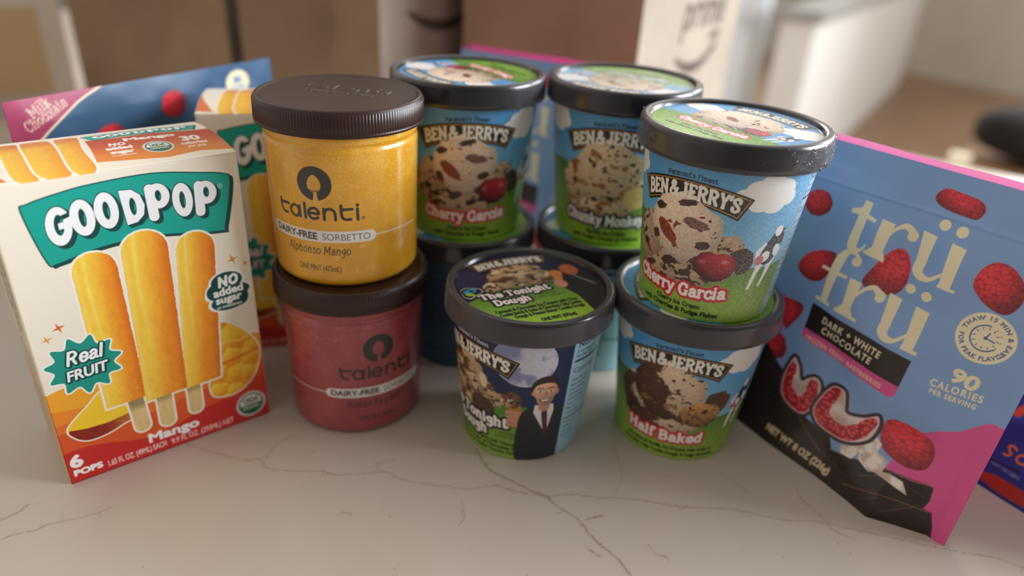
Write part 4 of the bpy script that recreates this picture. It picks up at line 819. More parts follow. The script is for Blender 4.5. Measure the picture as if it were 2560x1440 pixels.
def pouch_art(cv):
    cv.all(lambda x, y: np.clip(rgb(*PBLUE)*(.985+.03*fbm(x*.05, y*.05, 3, 2))[..., None], 0, 1))
    cv.paint(poly(smooth([(96, 40), (104, 54), (116, 62), (126, 72.6), (131.5, 73.4), (140, 72), (140, -20), (96, -20)], 6, True)), PINK)
    cv.paint(poly([(-26, 90), (4, 90), (9, 78), (8, 62), (3, 40), (-26, 40)]), (206, 96, 150))
    def choc(x, y):
        c = rgb(*CHOC)*(.7+.6*fbm(x*.1, y*.22, 4, 4))[:, None]; r = np.abs(np.sin(x*.05+y*.14+3*fbm(x*.04, y*.04, 2, 3))); return np.clip(mix(c, rgb(120, 84, 62), sst(.05, .0, r)*.5), 0, 1)
    rasp(cv, 8, 58, 7.5, 9, .4, 11)
    cv.paint(poly([(-26, 58), (-6, 54), (4, 57), (12, 49), (22, 42), (36, 26), (60, 22), (64, 14.5), (86, 20), (108, 23.4), (117.5, 26), (118.6, 18), (117.5, 12.5), (121.5, 13), (124.5, 6), (126.4, -1), (126.4, -20), (-26, -20)]), choc)
    cv.paint(stroke([(20, 38), (40, 22), (58, 9)], .35), (120, 82, 58)); cv.paint(stroke([(78, -1), (92, 4), (108, 9.4), (121, 12.6)], .4), (112, 78, 60)); cv.paint(stroke([(63, 14), (90, 20.6), (116.6, 26)], .4), (112, 78, 60))
    for k, (a, b) in enumerate([((90, -4), (98, 4)), ((101, -4), (113, 10)), ((84, 10), (96, 18))]): cv.paint(stroke([a, b], .35), (98, 74, 64), alpha=.7)
    rasp(cv, 97, 40, 15, 13, -.3, 17, [(84, 50), (91, 52.6), (100, 52), (108, 48.6), (111, 42), (110.6, 34), (106, 29.6), (97, 28.6), (88, 32), (83, 41)])
    def wc(x, y): return np.clip(mix(rgb(250, 236, 226), rgb(204, 178, 164), sst(.35, .7, fbm(x*.2, y*.2, 3, 5))), 0, 1)
    for P in ([(74, 40), (80, 41), (83, 36), (86, 34), (86, 27), (82, 24), (74, 28)], [(67, 24), (72, 29), (78, 24), (76, 17), (70, 17)], [(78, 26), (86, 28), (93, 26), (93, 19), (87, 15.6), (80, 19)], [(90, 17), (97, 20), (104, 20), (108, 15), (100, 16)]): cv.paint(poly(P), wc, .5)
    half_berry(cv, [(21.5, 58), (18.6, 44), (21, 31), (30, 24.8), (41, 24.8), (45.4, 36), (44, 48), (38.6, 52), (33.6, 49), (31, 46), (27, 54)], ([(22.4, 50), (23, 38), (29, 31), (37, 30.6), (40, 38), (38.6, 46)], [3.6, 4.2, 5, 5, 4, 3]), 5)
    half_berry(cv, [(45, 44), (49.4, 53), (57.6, 53.6), (61, 47), (63.4, 42), (71.6, 44.6), (78.8, 50), (82, 43.6), (80.6, 33), (73, 25.4), (62, 22.4), (50, 24.6), (43.6, 32)], ([(52.6, 49.6), (49.8, 41), (50, 33), (57, 28.6), (66, 28.6), (73, 34.6), (77, 43.6)], [3.2, 4.2, 4.6, 4.6, 4.6, 4.4, 3]), 9)
    sk_b = [(21, 93.4), (50, 90.2), (82.6, 86.9), (82, 70.3), (50, 73.6), (21, 77)]
    cv.paint(poly([(25, 82), (25, 74), (78.2, 66.6), (78.2, 80)]), PINK, 4); cv.paint(poly(sk_b), (34, 17, 12))
    r = -.105
    tx(cv, 'DARK + WHITE', 30, 84.6, 4.1, BUTTER, .18, fit=37.5, rot=r, track=.6); tx(cv, 'CHOCOLATE', 31.4, 78.4, 4.1, BUTTER, .18, fit=32.6, rot=r, track=.6); tx(cv, 'FROZEN FRESH RASPBERRIES', 23.4, 70.9, 2.8, (246, 200, 170), .14, fit=50.6, rot=-.12, track=.3)
    for x, y, a, b, t, sd, shp in [(3, 149.2, 8.6, 7.6, .2, 1, None), (73, 172, 12, 6.4, -.35, 2, [(60.4, 172), (64, 176.6), (72, 176.4), (80.6, 175.6), (84.6, 172), (83, 166.6), (77, 166), (68, 166.6), (62.4, 168.4)]),
        (14.6, 115.6, 10.4, 9.4, .1, 3, [(4.4, 111), (7.4, 119), (14, 124), (24, 126), (25, 117), (22, 109), (16, 105.6), (8.6, 106.4)]), (53.5, 126.6, 11, 12.6, -.9, 4, [(42.8, 117.6), (46, 127), (50.4, 136.6), (54.6, 140.4), (59.6, 138.6), (63.6, 131), (64, 122), (60.6, 115.8), (54, 113.8), (46, 114)]),
        (103.8, 139, 10.8, 12, .2, 5, [(93.6, 137), (95, 146), (100, 150.8), (108, 149.6), (114.6, 143), (116, 135), (112.6, 128), (106, 127.4), (98.4, 131)]), (10, 79.6, 6.4, 10, .25, 6, [(3, 88), (9, 89.4), (15.6, 88.4), (15.8, 82), (12.6, 74), (10.6, 70.6), (6.6, 75), (3, 80)])]: rasp(cv, x, y, a, b, t, sd, shp)
    letters_trufru(cv)
    cx, cy = 108.4, 112.8; BL = (84, 110, 160)
    cv.paint(ell(cx, cy, 13.4, 13.2), BUTTER); cv.paint(Sh(lambda x, y: np.where((x-cx > .5) & (y-cy > -4), 9, np.abs(np.hypot(x-cx, y-cy)-6.7)-.35), (cx-8, cx+8, cy-8, cy+8)), BL)
    for k in range(12):
        a = k*PI/6
        if k <= 4: cv.paint(ell(cx+6.7*math.sin(a), cy+6.7*math.cos(a), .3, .3), BL)
        cv.paint(stroke([(cx+4.8*math.sin(a), cy+4.8*math.cos(a)), (cx+5.6*math.sin(a), cy+5.6*math.cos(a))], .24), BL)
    cv.paint(stroke([(cx, cy), (cx+1, cy+3)], .34), BL); cv.paint(stroke([(cx, cy), (cx+4.2, cy-.8)], .34), BL); cv.paint(ell(cx, cy, .9, .9), BL)
    tx(cv, 'THAW 15 MIN & EAT', cx, cy, 2.1, BL, .12, align=1, track=.35, warp=arcw(9.6), rot=-.35); tx(cv, 'FOR PEAK FLAVOR', cx, cy, 2.1, BL, .12, align=1, track=.35, warp=arcw(11.6, False), rot=-.12)
    tx(cv, '90', 108.2, 85.4, 7.2, BUTTER, .5, align=1, fit=13, rot=-.1); tx(cv, 'CALORIES', 107, 79.8, 3.7, BUTTER, .16, align=1, fit=24.6, rot=-.03+.1, track=.6); tx(cv, 'PER SERVING', 107, 75.6, 2.5, BUTTER, .14, align=1, fit=22, rot=.05, track=.4)
    tx(cv, 'NET WT 8 OZ (226g)', 22.8, 3.0, 4.6, (230, 208, 164), .25, fit=46, rot=-.1)
def milk_art(cv):
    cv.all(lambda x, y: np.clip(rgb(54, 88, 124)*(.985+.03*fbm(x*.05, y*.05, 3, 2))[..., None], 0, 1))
    cv.paint(poly(smooth([(58, 186), (40, 174), (22, 163), (4, 150), (-30, 132), (-30, 190)], 5, True)), BUTTER, 1.3); cv.paint(poly(smooth([(58, 186), (40, 174), (22, 163), (4, 150), (-30, 132), (-30, 190)], 5, True)), (170, 62, 100))
    sk(cv, 'Milk', 13, 168.6, 6, BUTTER, .6, .3, fit=14, rot=.45); sk(cv, 'Chocolate', 9, 161.4, 6, BUTTER, .55, .28, fit=28, rot=.42)
    rasp(cv, 103, 161.6, 9.4, 8.6, .5, 4); rasp(cv, 56, 149, 10, 8, .2, 5); rasp(cv, 130, 120, 10, 9, .2, 5)
    cv.paint(ell(159, 166.6, 10.4, 8.8), BUTTER); tx(cv, '90', 159, 166, 4.6, (96, 140, 200), .3, align=1); tx(cv, 'CALORIES', 159, 162, 2, (96, 140, 200), .1, align=1)
def wrinkle(X, Y, amp, sd, W, H):
    """gentle dents and creases of filled film; X,Y in mm"""
    h = amp*(fbm(X*.022, Y*.018, 3, sd)-.5)*2; t = (X*.5+Y*.86)*.05+3*fbm(X*.015, Y*.015, 2, sd+4)
    h = h+amp*.35*(np.abs(np.sin(t))-.6)*fbm(X*.02, Y*.02, 2, sd+9)
    e = np.clip(np.minimum(X, W-X)/10, 0, 1)*np.clip((H-Y)/14, 0, 1); return h*e
def make_pouch(name, label, art, loc, edir, lean, Wd, Hd, res, foot=None, t0=None, amp=2.2, fat=6, back_col=PINK, sd=1, back_rise=3.6, mouth=3, smin=0, zip_=.6, mats=None, group=None, cat='frozen fruit bag'):
    """stand-up pouch: s runs along edir on the counter, t up the leaning sheet; foot(s) = how far the gusset stands out"""
    root = thing(name, label, cat, loc, 0, group)
    e = np.array([edir[0], edir[1], 0.]); e /= np.linalg.norm(e); n = np.array([e[1], -e[0], 0.])
    up = np.array([0, 0, math.cos(lean)])-n*math.sin(lean)
    S, V = np.meshgrid(np.linspace(smin, Wd, int((Wd-smin)/res)+1), np.linspace(0, 1, int(Hd/res)+1))
    fo = foot(S) if foot else 0*S; tb = t0(S) if t0 else 0*S
    T = tb+(Hd-tb)*V
    cv = Cv(S, T, res); art(cv)
    ft = fo*(1-sst(0, .30, V))
    bu = fat*np.sin(np.clip((S-smin)/(Wd-smin), 0, 1)*PI)**.7*np.clip(np.sin(np.clip(V, 0, 1)*PI), 0, 1)
    off = ft+bu*.55+zip_*np.exp(-((T-(Hd-22))/1.1)**2)+wrinkle(S-smin, T, amp, sd, Wd-smin, Hd)*sst(0, .12, V)
    tz = np.maximum(T, 0)*np.where(V > 0, 1, 0)+.8*(V <= 0)*0
    tz = Hd*V*(1)+0*tz; tz = np.where(tb < 0, T*sst(0, .35, V)+(Hd*V)*(1-sst(0, .35, V)), tz)
    F = (e*S[..., None]+up*tz[..., None]+n*off[..., None])/1000
    m = MB(); m.grid(F, cv.c); m.build('front_panel', mats or M_POUCH, root)
    b = MB(); k = max(1, int(round(1.6/res))); sl = (slice(None, None, k), slice(None, None, k))
    S2, V2 = S[sl], V[sl]
    if S2[0, -1] < Wd: S2 = np.concatenate([S2, np.full((len(S2), 1), Wd)], 1); V2 = np.concatenate([V2, V2[:, -1:]], 1)
    edge = np.clip(np.minimum(S2-smin, Wd-S2)/6, 0, 1)
    boff = -(.4+(fat*1.3*np.clip(np.sin((S2-smin)/(Wd-smin)*PI), 0, 1)**.7*np.sin(np.clip(V2, 0, 1)*PI)+mouth*sst(.86, 1, V2))*edge+10*(1-sst(0, .3, V2))*edge)
    wob = back_rise*(.93+.07*np.sin(S2*.09))*edge
    G = (e*S2[..., None]+up*((Hd+wob)*V2)[..., None]+n*boff[..., None])/1000; G[..., 2] = np.maximum(G[..., 2], .0002)
    b.grid(G, back_col, flip=True); b.build('back_panel', M_FILM, root)
    g = MB(); P0 = F[0]; Q0 = G[0]; i = np.linspace(0, len(P0)-1, len(Q0)).astype(int); P0 = P0[i]; mid = (P0+Q0)/2+np.array([0, 0, .004])*np.sin(np.linspace(0, PI, len(Q0)))[:, None]
    g.grid(np.stack([P0, mid, Q0]), CHOC if art is pouch_art else PBLUE); g.build('bottom_gusset', M_POUCH, root)
    return root

# ================================================================== the room
M_FLOOR = mat_noise('brown_wood_floor', (136, 106, 82), (162, 128, 100), 3, .45, stretch=(1, 9, 1))
M_GREY = mat_noise('grey_wall_paint', (198, 190, 176), (204, 196, 182), 4, .8)
M_WHITE = mat_noise('white_wall_paint', (226, 226, 224), (234, 234, 231), 4, .7)
M_CAB = mat_noise('white_cabinet_paint', (228, 226, 220), (234, 232, 226), 4, .5)
FZ = -.9
b = MB(); b.poly([(-6, -4, FZ), (7, -4, FZ), (7, 9, FZ), (-6, 9, FZ)]); b.build('floor', M_FLOOR, kind='structure')
b = MB(); P = lambda p, z: (p[0], p[1], z); q0, q1 = (3.3, 8.2), (6.4, 3.0)
b.poly([P(q0, FZ), P(q1, FZ), P(q1, 1.7), P(q0, 1.7)]); b.poly([P((6.5, 3.1), FZ), P((3.4, 8.3), FZ), P((3.4, 8.3), 1.7), P((6.5, 3.1), 1.7)]); b.build('wall_right', M_GREY, kind='structure')
b = MB(); b.box((-6, 8.2, FZ), (3.4, 8.3, 1.7)); b.build('wall_back', M_GREY, kind='structure')
# low partition with vertical boards, running away to the right
w0, w1 = np.array([1.24, 3.28]), np.array([3.39, 6.69]); wd = (w1-w0)/np.linalg.norm(w1-w0); wn = np.array([wd[1], -wd[0]])
L_ = np.linalg.norm(w1-w0); ss = np.linspace(0, L_, 321); gro = -.006*(np.abs((ss/.11) % 1-.5) < .06)
b = MB(); b.grid(np.array([[[*(w0+wd*s+wn*g), z] for s, g in zip(ss, gro)] for z in (FZ, -.06)]), smooth=False)
c0, c1, c2, c3 = w0, w1, w1-wn*.15, w0-wn*.15
for A_, B_ in ((c3, c0), (c1, c2), (c2, c3)): b.poly([P(A_, FZ), P(B_, FZ), P(B_, -.06), P(A_, -.06)])
b.build('wall_partition', M_CAB, kind='structure')
b = MB(); o = .03
k0, k1, k2, k3 = w0-wd*o+wn*o, w1+wn*o, w1-wn*(.15+o), w0-wd*o-wn*(.15+o)
for z0, z1 in ((-.06, -.02),):
    b.poly([P(k0, z1), P(k1, z1), P(k2, z1), P(k3, z1)])
    for A_, B_ in ((k0, k1), (k1, k2), (k2, k3), (k3, k0)): b.poly([P(A_, z0), P(B_, z0), P(B_, z1), P(A_, z1)])
    b.poly([P(k3, z0), P(k2, z0), P(k1, z0), P(k0, z0)])
b.build('trim_1', mat_noise('grey_cap_board', (150, 148, 144), (160, 158, 154), 8, .5), kind='structure')
M_SKYGLASS = bpy.data.materials.new('daylit_frosted_glass'); M_SKYGLASS.use_nodes = True
_b = M_SKYGLASS.node_tree.nodes['Principled BSDF']; _b.inputs['Base Color'].default_value = (.7, .76, .8, 1); _b.inputs['Emission Color'].default_value = (.80, .88, .95, 1); _b.inputs['Emission Strength'].default_value = .45; _b.inputs['Roughness'].default_value = .3
b = MB(); b.box((.3, 8.14, FZ+.05), (2.55, 8.19, 1.3)); wdw = b.build('window_1', M_SKYGLASS, kind='structure')
b = MB(); [b.box(*q) for q in [((.2, 8.1, FZ), (.3, 8.2, 1.4)), ((2.55, 8.1, FZ), (2.67, 8.2, 1.4)), ((.2, 8.1, 1.3), (2.67, 8.2, 1.4))]]; b.build('window_frame', M_WHITE, wdw)
area('partition_fill', (4.6, 2.6, 1.1), (2.2, 5.0, -.5), (1.4, 1.2), 58, (.97, .98, 1.0))  # fill lamp added to brighten the partition and floor, no source seen

t = thing('tall_cabinet', 'tall pale blue white cabinet behind the printed paper bag', 'cabinet', (.62, 3.7, FZ), -.35)
m = MB(); m.box((0, 0, 0), (.50, .5, 1.25)); m.build('cabinet_body', mat_noise('pale_blue_paint', (222, 230, 236), (228, 235, 240), 4, .5), t)
m = MB(); m.box((.03, -.012, .06), (.47, 0, 1.22)); m.build('door', mat_noise('pale_door_paint', (226, 233, 238), (231, 237, 242), 4, .5), t)
# chair beyond the worktop
t = thing('wooden_chair', 'brown wooden chair with cream frame beyond the far edge of the worktop', 'chair', (1.49, 2.0, FZ), -.6)
Mw = mat_noise('chair_wood', (120, 84, 52), (146, 104, 66), 6, .5, stretch=(1, 6, 1)); Mc = mat_noise('cream_paint', (214, 200, 170), (224, 210, 182), 6, .5)
b = MB(); b.box((-.21, -.2, .555), (.24, .22, .595)); b.build('seat', Mw, t)
for x, y in ((-.2, -.18), (.2, -.18), (-.2, .18), (.2, .18)): b = MB(); b.box((x-.022, y-.022, 0), (x+.022, y+.022, .555)); b.build('leg', Mc, t)
b = MB(); b.box((-.222, -.225, .555), (-.172, -.18, .665)); b.build('corner_post', Mc, t)
t = thing('bag', 'black soft bag lying on the wooden chair beyond the worktop', 'bag', (1.64, 2.06, FZ+.60), -.6)
b = MB(); th, ph = np.meshgrid(np.linspace(0, 2*PI, 40), np.linspace(0, PI, 20)); r = 1+.10*(fbm(np.cos(th)*2+5, np.sin(th)*2+ph*2, 3, 4)-.5)
b.grid(np.stack([.29*r*np.sin(ph)*np.cos(th), .15*r*np.sin(ph)*np.sin(th), .085*(1+np.sign(np.cos(ph))*np.abs(np.cos(ph))**.6*np.where(ph < PI/2, r, 1))], -1)); b.build('bag_body', mat_noise('black_fabric', (24, 20, 18), (34, 28, 25), 60, .9), t)
b = MB(); b.grid(np.array([[[.12*math.cos(a), s*.012, .15+.06*math.sin(a)+d] for a in np.linspace(0, PI, 16)] for s, d in ((-1, 0), (-1, .01), (1, .01), (1, 0), (-1, 0))])); b.build('strap', mat_noise('black_webbing', (20, 18, 17), (28, 25, 23), 60, .9), t)

# ------------------------------------------------------------------ worktop
M_TOP = bpy.data.materials.new('veined_quartz'); M_TOP.use_nodes = True
nt = M_TOP.node_tree; pb = nt.nodes['Principled BSDF']; tc = nt.nodes.new('ShaderNodeTexCoord')
n1 = nt.nodes.new('ShaderNodeTexNoise'); n1.inputs['Scale'].default_value = 5; n1.inputs['Detail'].default_value = 6; n1.inputs['Distortion'].default_value = .6
n2 = nt.nodes.new('ShaderNodeTexNoise'); n2.inputs['Scale'].default_value = 7; n2.inputs['Detail'].default_value = 2
ab = nt.nodes.new('ShaderNodeMath'); ab.operation = 'SUBTRACT'; ab.inputs[1].default_value = .5
aa = nt.nodes.new('ShaderNodeMath'); aa.operation = 'ABSOLUTE'
r1 = nt.nodes.new('ShaderNodeMapRange'); r1.inputs[1].default_value = .0; r1.inputs[2].default_value = .006; r1.inputs[3].default_value = 1; r1.inputs[4].default_value = 0
r2 = nt.nodes.new('ShaderNodeMapRange'); r2.inputs[1].default_value = .55; r2.inputs[2].default_value = .72; r2.inputs[3].default_value = 0; r2.inputs[4].default_value = .5
mu = nt.nodes.new('ShaderNodeMath'); mu.operation = 'MULTIPLY'
at = nt.nodes.new('ShaderNodeAttribute'); at.attribute_name = 'Col'
mx = nt.nodes.new('ShaderNodeMix'); mx.data_type = 'RGBA'; mx.inputs[7].default_value = (*lin(rgb(150, 134, 116)), 1)
for a_, b_ in ((tc.outputs['Object'], n1.inputs['Vector']), (tc.outputs['Object'], n2.inputs['Vector']), (n1.outputs['Fac'], ab.inputs[0]), (ab.outputs[0], aa.inputs[0]), (aa.outputs[0], r1.inputs[0]), (n2.outputs['Fac'], r2.inputs[0]), (r1.outputs[0], mu.inputs[0]), (r2.outputs[0], mu.inputs[1]), (mu.outputs[0], mx.inputs[0]), (at.outputs['Color'], mx.inputs[6]), (mx.outputs[2], pb.inputs['Base Color'])): nt.links.new(a_, b_)
pb.inputs['Roughness'].default_value = .28
VEINS = [(1.0, [(-0.0157, 0.3342), (-0.0095, 0.3207), (-0.0037, 0.3138), (0.008, 0.3073), (0.0183, 0.3009), (0.0261, 0.2972), (0.0326, 0.2899), (0.0421, 0.2825), (0.0465, 0.2755), (0.0537, 0.2653), (0.0621, 0.2562), (0.0671, 0.2467), (.074, .232)]),
 (.65, [(-0.1852, 0.3212), (-0.1706, 0.3169), (-0.1499, 0.3113), (-0.1391, 0.3123), (-0.1325, 0.3062), (-0.118, 0.3049), (-0.1024, 0.3062), (-0.0905, 0.3041), (-0.0665, 0.3088), (-0.0565, 0.3038), (-0.038, 0.301), (-0.0176, 0.2996), (-0.0021, 0.3029), (0.0116, 0.299), (0.0261, 0.2972)]),
 (.7, [(0.0261, 0.2972), (0.0385, 0.3001), (0.0564, 0.2992), (0.0789, 0.2992), (0.1008, 0.2962), (0.1231, 0.2963), (0.1362, 0.2956), (0.1548, 0.2907), (0.1788, 0.2903), (0.1927, 0.2866), (0.2128, 0.2826), (0.232, 0.2778), (0.2495, 0.2746), (0.2649, 0.2718), (0.29, 0.259)]),
 (.45, [(-0.1364, 0.3125), (-0.1339, 0.326), (-0.1288, 0.3327), (-0.1197, 0.3347)]), (.55, [(-0.2437, 0.2448), (-0.2385, 0.249), (-0.2306, 0.2522), (-0.2268, 0.256), (-0.217, 0.26), (-0.2061, 0.2664), (-0.2013, 0.271)]), (.7, [(-0.2519, 0.2571), (-0.2481, 0.2607), (-0.2455, 0.2645), (-0.2447, 0.2682)]),
 (.8, [(0.0475, 0.2818), (0.0531, 0.2846), (0.0571, 0.2855)]), (.7, [(0.0483, 0.2615), (0.0512, 0.2591), (0.0531, 0.258)]), (.4, [(0.0673, 0.3692), (0.0702, 0.335), (0.0708, 0.3177), (0.0659, 0.3044)]), (.55, [(0.1726, 0.3184), (0.1724, 0.3072), (0.176, 0.3014), (0.1797, 0.2927), (0.1832, 0.2844), (0.1921, 0.2795)]),
 (.5, [(-0.0202, 0.2908), (-0.018, 0.2792), (-0.0196, 0.2735)]), (.5, [(-0.0838, 0.2766), (-0.0773, 0.2757)]), (.45, [(0.0789, 0.2678), (0.0822, 0.2615), (0.0872, 0.2606)]), (.5, [(-0.0665, 0.3088), (-0.0723, 0.315), (-0.0614, 0.3194)]), (.6, [(-0.0584, 0.3609), (-0.0489, 0.3659), (-0.038, 0.3609)]), (.4, [(0.13, 0.3264), (0.1391, 0.3155), (0.1421, 0.3094)])]
STONE = (196, 184, 172)
t = thing('kitchen_worktop', 'pale beige quartz worktop with thin brown veins, everything stands on it', 'worktop')
X, Y = np.meshgrid(np.arange(-270, 300.1, .9), np.arange(225, 345.1, .9)); cv = Cv(X, Y, .9, STONE)
cv.c *= (.985+.03*fbm(X*.03, Y*.03, 4, 3))[..., None]
rs = np.random.RandomState(4)
for w, pts in VEINS:
    p = smooth([(a*1000, c*1000) for a, c in pts], 8); p = p+np.cumsum(rs.normal(0, .12, p.shape), 0)*.3+rs.normal(0, .22, p.shape)
    for i in range(len(p)-1):
        k = rs.rand(); ww = w*(.18+.5*k**2)
        cv.paint(stroke(p[i:i+2], ww*1.5), (160, 142, 122), alpha=.24*min(1, w+.2), soft=1.6); cv.paint(stroke(p[i:i+2], ww*.65), (126, 104, 78), alpha=.62*min(1, w), soft=.9)
        if rs.rand() < .05*w+.02: q = p[i]+rs.normal(0, 2.5, 2); cv.paint(stroke([p[i], (p[i]+q)/2+rs.normal(0, .5, 2), q], .3*w), (140, 120, 98), alpha=.5, soft=1.)
for i in range(26): cv.paint(ell(rs.uniform(-260, 290), rs.uniform(230, 340), rs.uniform(.2, .5), rs.uniform(.2, .5)), (120, 100, 84), alpha=.6)
m = MB(); m.grid(np.stack([X/1000, Y/1000, 0*X], -1), cv.c)
x0, x1, y0, y1 = X[0, 0]/1000, X[0, -1]/1000, Y[0, 0]/1000, Y[-1, 0]/1000
A0, A1, A2, A3 = (-1.2, -.15), (1.3, -.15), (1.3, .567), (-1.2, 2.222)
yb = lambda x: .567+(1.3-x)*.662
for q in ([(A0[0], A0[1]), (A1[0], A1[1]), (1.3, y0), (-1.2, y0)], [(-1.2, y0), (x0, y0), (x0, y1), (-1.2, y1)], [(x1, y0), (1.3, y0), (1.3, y1), (x1, y1)], [(-1.2, y1), (1.3, y1), (1.3, .567), (-1.2, 2.222)]): m.poly([(a, c, 0) for a, c in q], STONE)
for a, c in ((A0, A1), (A1, A2), (A2, A3), (A3, A0)): m.poly([(a[0], a[1], -.03), (c[0], c[1], -.03), (c[0], c[1], 0), (a[0], a[1], 0)], STONE)
m.poly([(a, c, -.03) for a, c in (A3, A2, A1, A0)], STONE); m.build('stone_slab', M_TOP, t)
t = thing('island_cabinet', 'white kitchen island cabinet carrying the stone worktop', 'cabinet'); m = MB()
Q = [(-1.1, .25), (1.2, .25), (1.2, .59), (-1.1, 2.1)]
for a, c in zip(Q, Q[1:]+Q[:1]): m.poly([(a[0], a[1], FZ), (c[0], c[1], FZ), (c[0], c[1], -.03), (a[0], a[1], -.03)])
m.build('cabinet_body', M_CAB, t)

# ------------------------------------------------------------------ paper grocery bags and the white box behind
KR = (166, 138, 112)
def paper_bag(label, C, g, f, gw, fw, h, words, res=2.2, group=None):
    """C = front corner on the worktop; g = direction of the narrow creased side, f = direction of the wide printed face"""
    root = thing('paper_bag', label, 'paper bag', (*C, 0), 0, 'kraft paper grocery bags'); g = np.array([*g, 0.]); f = np.array([*f, 0.]); up = np.array([0, 0, 1.])
    def panel(name, O, d, W_, n, art=None, crease=0, sd=1, kr=KR):
        X, Y = np.meshgrid(np.linspace(0, W_*1000, max(2, int(W_*1000/res))), np.linspace(0, h*1000, int(h*1000/res))); cv = Cv(X, Y, res, kr)
        cv.c *= (.93+.14*fbm(X*.02, Y*.02, 4, sd))[..., None]
        if art: art(cv)
        e = np.clip(np.minimum(X, W_*1000-X)/25, 0, 1); k = (1-np.abs(X/(W_*500)-1))
        dsp = .0035*(fbm(X*.015, Y*.012, 3, sd+5)-.5)*e-crease*k*sst(20, 170, Y)+.004*np.sin(Y*.02+sd)*e*(0 if crease else 1)
        m = MB(); m.grid(O+d*(X/1000)[..., None]+up*(Y/1000)[..., None]+n*dsp[..., None], cv.c); m.build(name, M_KRAFT, root)
    Z0 = np.zeros(3)
    panel('side_gusset', g*gw, -g, gw, -f, None, .045, 1); panel('printed_panel', Z0, f, fw, -g, words, 0, 2, (160, 147, 132)); panel('back_panel', g*gw+f*fw, -f, fw, g, None, 0, 3); panel('side_gusset', f*fw, g, gw, f, None, .022, 4)
    m = MB(); q = [Z0, g*gw, g*gw+f*fw, f*fw]; m.poly([p+up*.001 for p in q], KR); m.build('base', M_KRAFT, root); return root
INK = (74, 62, 56)
def smile(cv, cx, cy, w, h):
    k, q = w/60, h/20
    P = smooth([(cx-30*k, cy+3*q), (cx-17*k, cy-4*q), (cx, cy-7*q), (cx+16*k, cy-4*q), (cx+27*k, cy+4*q)], 8)
    cv.paint(stroke(P, np.interp(np.linspace(0, 1, len(P)), [0, .4, .8, 1], [2.4, 6, 5.4, 3.4])), INK)
    cv.paint(stroke([(cx+17*k, cy+11*q), (cx+30*k, cy+13*q), (cx+28*k, cy-1*q)], 3.2), INK)
def words_r(cv): tx(cv, 'prime', 200, 183, 40, INK, 1.0, align=1, fit=150); smile(cv, 196, 149, 145, 34)
def words_m(cv): tx(cv, 'prime', 105, 224, 40, INK, 1.0, align=1, fit=130); smile(cv, 112, 186, 130, 34)
G_, Fd = (-.87, .49), (.49, .87)
paper_bag('kraft paper grocery bag with its printed side in bright window light', (.105, .70), G_, Fd, .20, .34, .36, words_r)
paper_bag('shaded kraft paper grocery bag with a curved smile print, middle of the three bags', (-.143, .72), G_, Fd, .20, .26, .36, words_m)
paper_bag('dark shaded kraft paper grocery bag next to the white box', (-.336, .830), G_, Fd, .31, .18, .36, None)
t = thing('storage_box', 'white framed box with tan cardboard panels at the far left', 'box', (-.706, 1.011, 0), .70)
m = MB(); m.box((-.26, 0, 0), (.06, .25, .34), (252, 249, 242)); m.build('box_body', mat_print('white_board', .6), t)
for z0, z1 in ((.02, .135), (.16, .30)):
    m = MB(); m.box((-.24, -.004, z0), (.03, .001, z1), (240, 212, 166)); m.build('cardboard_panel', mat_print('tan_cardboard', .8), t)

# ================================================================== groceries on the worktop
E1 = np.array([.7609, .6489]); BL0 = (-.2311, .2844)
make_carton('ice_pop_carton', 'nearest cream carton of orange fruit ice pops, large teal name panel facing front', (BL0[0], BL0[1], 0), math.atan2(E1[1], E1[0]), .25, skew=-.03)
make_carton('ice_pop_carton', 'half hidden ice pop carton standing behind the front carton and the sorbet jars', (-.1973, .4224, 0), math.atan2(.266, .964), .7)
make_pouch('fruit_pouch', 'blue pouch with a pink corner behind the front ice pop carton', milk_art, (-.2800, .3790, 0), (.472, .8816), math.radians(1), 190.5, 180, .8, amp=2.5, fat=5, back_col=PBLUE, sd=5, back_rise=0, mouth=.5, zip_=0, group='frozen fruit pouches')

TX, TY = -.09919, .38471
make_jar('sorbet_jar', 'raspberry red sorbet jar under the yellow jar', (-.09675, .3798, 0), 23.2, (162, 66, 74), 'Roman Raspberry', .33, .45, False)
make_jar('sorbet_jar', 'mango yellow sorbet jar stacked on the red jar', (TX, TY, JH-.0007), -5.4, (234, 168, 36), 'Alphonso Mango', .25, 1.0, True)

TOPZ = PH-SEAT
make_pint('ice_cream_pint', 'navy pint with a moon and a smiling man in a dark suit, at the front', 'td', (.01058, .36176, 0), -34, .25, (-62, 68), math.radians(27), 'td', .3)
make_pint('ice_cream_pint', 'pint with a chocolate and vanilla cookie scoop under the frosty front pint', 'hb', (.10849, .37098, 0), -15, .25, (-62, 62), math.radians(80), 'hb', .5)
cg = make_pint('ice_cream_pint', 'frosty cherry scoop pint with wet lid, on top of the cookie scoop pint', 'cg', (.10969, .36695, TOPZ), -27, .22, (-66, 60), math.radians(-54), 'cg', .3, (-40, 40, .85))
make_pint('ice_cream_pint', 'blurred lower pint of the rear left stack, dark blue text side showing', 'blank', (-.03558, .45423, 0), 0, .9, (-60, 60), 1.0, 'cg', .9)
make_pint('ice_cream_pint', 'cherry scoop pint on top of the rear left stack beside the yellow jar', 'cg', (-.03558, .45423, TOPZ), 3, .4, (-66, 66), math.radians(129), 'cg', .5)
make_pint('ice_cream_pint', 'blurred lower pint of the rear right stack, mostly hidden by the front pints', 'hb', (.06326, .46036, 0), -70, .9, (-60, 60), math.radians(30), 'cm', .8)
make_pint('ice_cream_pint', 'banana scoop pint with glare painted on its lid, on top of the rear right stack', 'cm', (.06326, .46036, TOPZ), -8, .4, (-66, 66), math.radians(150), 'cm', .5, None, .55)

